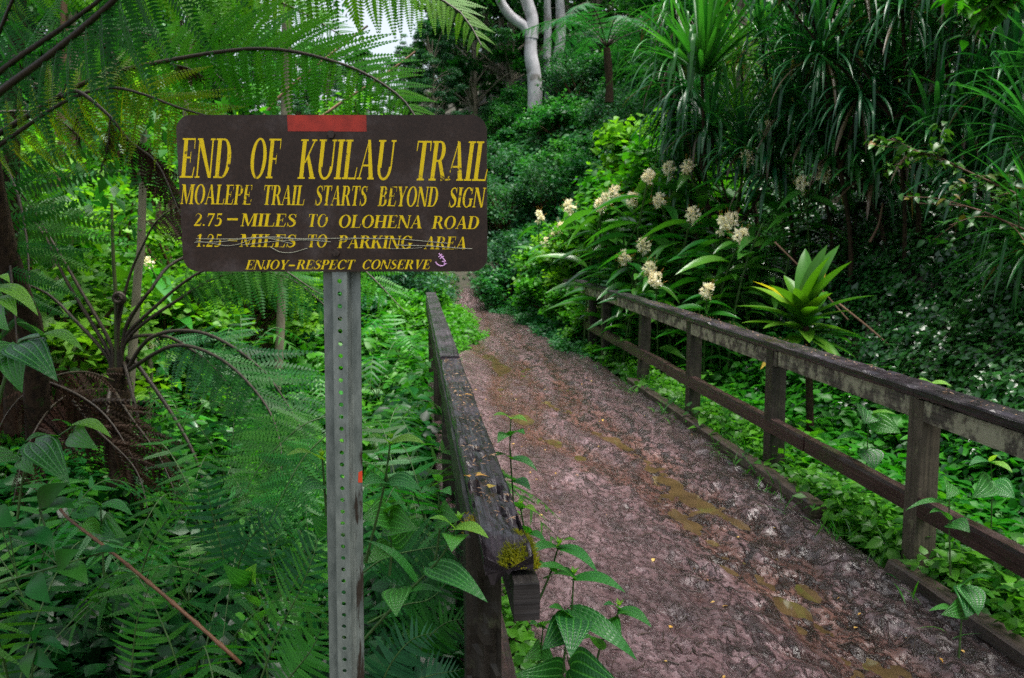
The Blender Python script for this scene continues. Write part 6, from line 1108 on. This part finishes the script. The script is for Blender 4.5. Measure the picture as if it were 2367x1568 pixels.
# young plants beyond the right railing
young('blue green ribbed leaf rising before the lower rail at the right', [(2196, 1330, 3.15), (2193, 1200, 3.15), (2193, 1150, 3.15)], [((2194, 1118, 3.15), (2190, 1152, 3.05), .075, FC, 'ribbed', .6), ((2196, 1170, 3.15), (2095, 1172, 3.05), .04, UP), ((2198, 1210, 3.15), (2240, 1228, 3.05), .09, FC, 'ribbed', .2), ((2190, 1200, 3.15), (2150, 1180, 3.05), .05, UP)], 'ribbed', 'young ribbed plants along the long railing')
young('ribbed plant under the long railing between its two nearest posts', [(2002, 1110, 4.4), (2004, 1030, 4.4), (2008, 960, 4.4)], [((2004, 948, 4.4), (1998, 978, 4.3), .16, FC, 'ribbed', .4), ((2010, 970, 4.4), (2082, 1000, 4.3), .12, FC, 'ribbed', .9), ((2006, 1020, 4.4), (1935, 1010, 4.3), .10, UP, 'ribbed', .3), ((2004, 1040, 4.4), (2020, 1085, 4.3), .14, FC, 'ribbed', .1), ((2006, 960, 4.4), (2070, 955, 4.3), .06, UP, 'ribbed_lit')], 'ribbed', 'young ribbed plants along the long railing')
young('bright two leaved shoot poking above the long railing', [(2156, 960, 4.4), (2156, 920, 4.4), (2154, 886, 4.4)], [((2153, 886, 4.4), (2112, 884, 4.35), .06, UP, 'ribbed_lit'), ((2155, 886, 4.4), (2200, 892, 4.35), .06, UP, 'ribbed_lit')], 'ribbed', 'young ribbed plants along the long railing')
young('ribbed plant right of the nearest post of the long railing', [(2290, 1220, 3.9), (2292, 1140, 3.9), (2290, 1070, 3.9)], [((2288, 1070, 3.9), (2240, 1072, 3.8), .07, UP), ((2292, 1070, 3.9), (2340, 1090, 3.8), .06, UP, 'ribbed_lit'), ((2290, 1110, 3.9), (2250, 1150, 3.8), .12, FC), ((2293, 1120, 3.9), (2345, 1150, 3.8), .12, FC), ((2290, 1066, 3.9), (2310, 1050, 3.85), .04, UP, 'ribbed_lit')], 'ribbed', 'young ribbed plants along the long railing')
young('dark leaved plant at the kerb before the nearest post of the long railing', [(2215, 1520, 2.75), (2222, 1430, 2.75), (2230, 1360, 2.75)], [((2230, 1370, 2.75), (2235, 1425, 2.65), .11, FC, 'ribbed', .05), ((2228, 1350, 2.75), (2290, 1330, 2.68), .05, UP), ((2226, 1400, 2.75), (2180, 1420, 2.65), .08, FC, 'ribbed', .15), ((2232, 1355, 2.75), (2262, 1420, 2.65), .09, FC, 'ribbed', .3), ((2222, 1430, 2.75), (2150, 1405, 2.65), .05, UP)], 'ribbed', 'young ribbed plants along the long railing')
# round leaved branch over the slope, and bright leaves in the top right corner
def branch(lab, pts, n, ls, lm, seed, group):
    g = np.random.default_rng(seed); S = catmull(A3(pts), 24); b_ = S[0]; t_ = thing('leafy_branch', b_, lab, 'branch', group)
    tw, lf = MB(), MB(); tw.tube(S - b_, np.linspace(.012, .004, 24), 5, 0)
    for k in range(9):
        i = 4 + 2 * k; d = g.normal(0, 1, 3) * [.8, .4, .35] - [.3, 0, .05]; e = S[i] + nrm(d) * g.uniform(.25, .6); m_ = (S[i] + e) / 2 + [0, 0, .03]; c = catmull([S[i], m_, e], 8); tw.tube(c - b_, np.linspace(.005, .002, 8), 4, 0, cap=False)
        u = g.integers(1, 8, n // 9); p = c[u] + g.normal(0, .025, (n // 9, 3)); az = g.random(n // 9) * 6.28; D = np.stack([np.cos(az), np.sin(az) * .8, g.normal(-.25, .3, n // 9)], -1); lf.inst(T_broad, p - b_, frames(D, np.array([0, -.25, 1.0]) + g.normal(0, .3, (n // 9, 3))), ls * g.uniform(.7, 1.2, n // 9), g.random(n // 9))
    tw.build('twigs', M['stem_brown'], t_); lf.build('leaves', M[lm], t_)
M['branch'] = leaf_mat('round_branch_leaf', (.010, .062, .010), (.040, .135, .016), .32, .3, spec=.4, odd=(.16, .10, .02), oddp=.97)
branch('round leaved branch reaching left across the dark slope at the right', [(2420, 480, 6.0), (2330, 440, 6.2), (2220, 390, 6.3), (2120, 350, 6.4), (2060, 320, 6.5)], 200, .085, 'branch', 5, 'leafy branches at the right')
branch('lower round leaved branch with a few yellow leaves below the other one', [(2440, 560, 5.8), (2340, 520, 6.0), (2240, 480, 6.2), (2120, 470, 6.4)], 130, .08, 'branch', 6, 'leafy branches at the right')
branch('bright broad leaved branch hanging into the top right corner', [(2480, -60, 5.6), (2400, -30, 5.7), (2340, 10, 5.7), (2290, 40, 5.8)], 120, .14, 'herb', 7, 'leafy branches at the right')
# twig and vines
bs = at(150, 1188, 2.15); t_ = thing('twig', bs, 'long red brown ringed twig slanting down across the ferns at the left', 'twig')
def stick(mb):
    P = catmull(A3([(140, 1178, 2.3), (162, 1202, 2.25), (240, 1262, 2.1), (330, 1335, 2.0), (430, 1420, 1.95), (520, 1500, 1.9), (556, 1534, 1.9)]), 60); r = np.full(60, .0043); r[::6] *= 1.35; r *= np.linspace(.85, 1.15, 60); mb.tube(P, r, 7, 0)
fern_part('stick', [M['twig']], t_, bs, stick)
for lab, L, r in (('dry brown cane lying on the slope right of the ti plant', [(1935, 700, 7.6), (2010, 760, 7.4), (2090, 830, 7.1)], .012), ('dead brown stalk sloping above the ti plant', [(1790, 560, 8.6), (1880, 650, 8.2), (1960, 740, 7.8)], .010), ('thin brown vine hanging from the strap leaved plants', [(2010, 560, 8.2), (2030, 520, 8.3), (2040, 470, 8.3)], .014), ('slanting dead branch behind the tip of the arching frond', [(730, 280, 13), (800, 230, 13), (880, 180, 13), (960, 120, 13)], .025), ('dead branch slanting beside the pale straight trunk', [(560, 350, 14), (640, 230, 14), (760, 130, 14), (850, 60, 14)], .03)):
    P = A3(L); o = MB(); o.tube(catmull(P - P[0], 12), np.linspace(r, r * .6, 12), 5, 0); o = o.build('dead_branch', M['twig' if Z else 'twig'] if False else M['trunk_brown']); o.location = Vector(P[0]); tag(o, lab, 'branch', 'dead branches and vines')
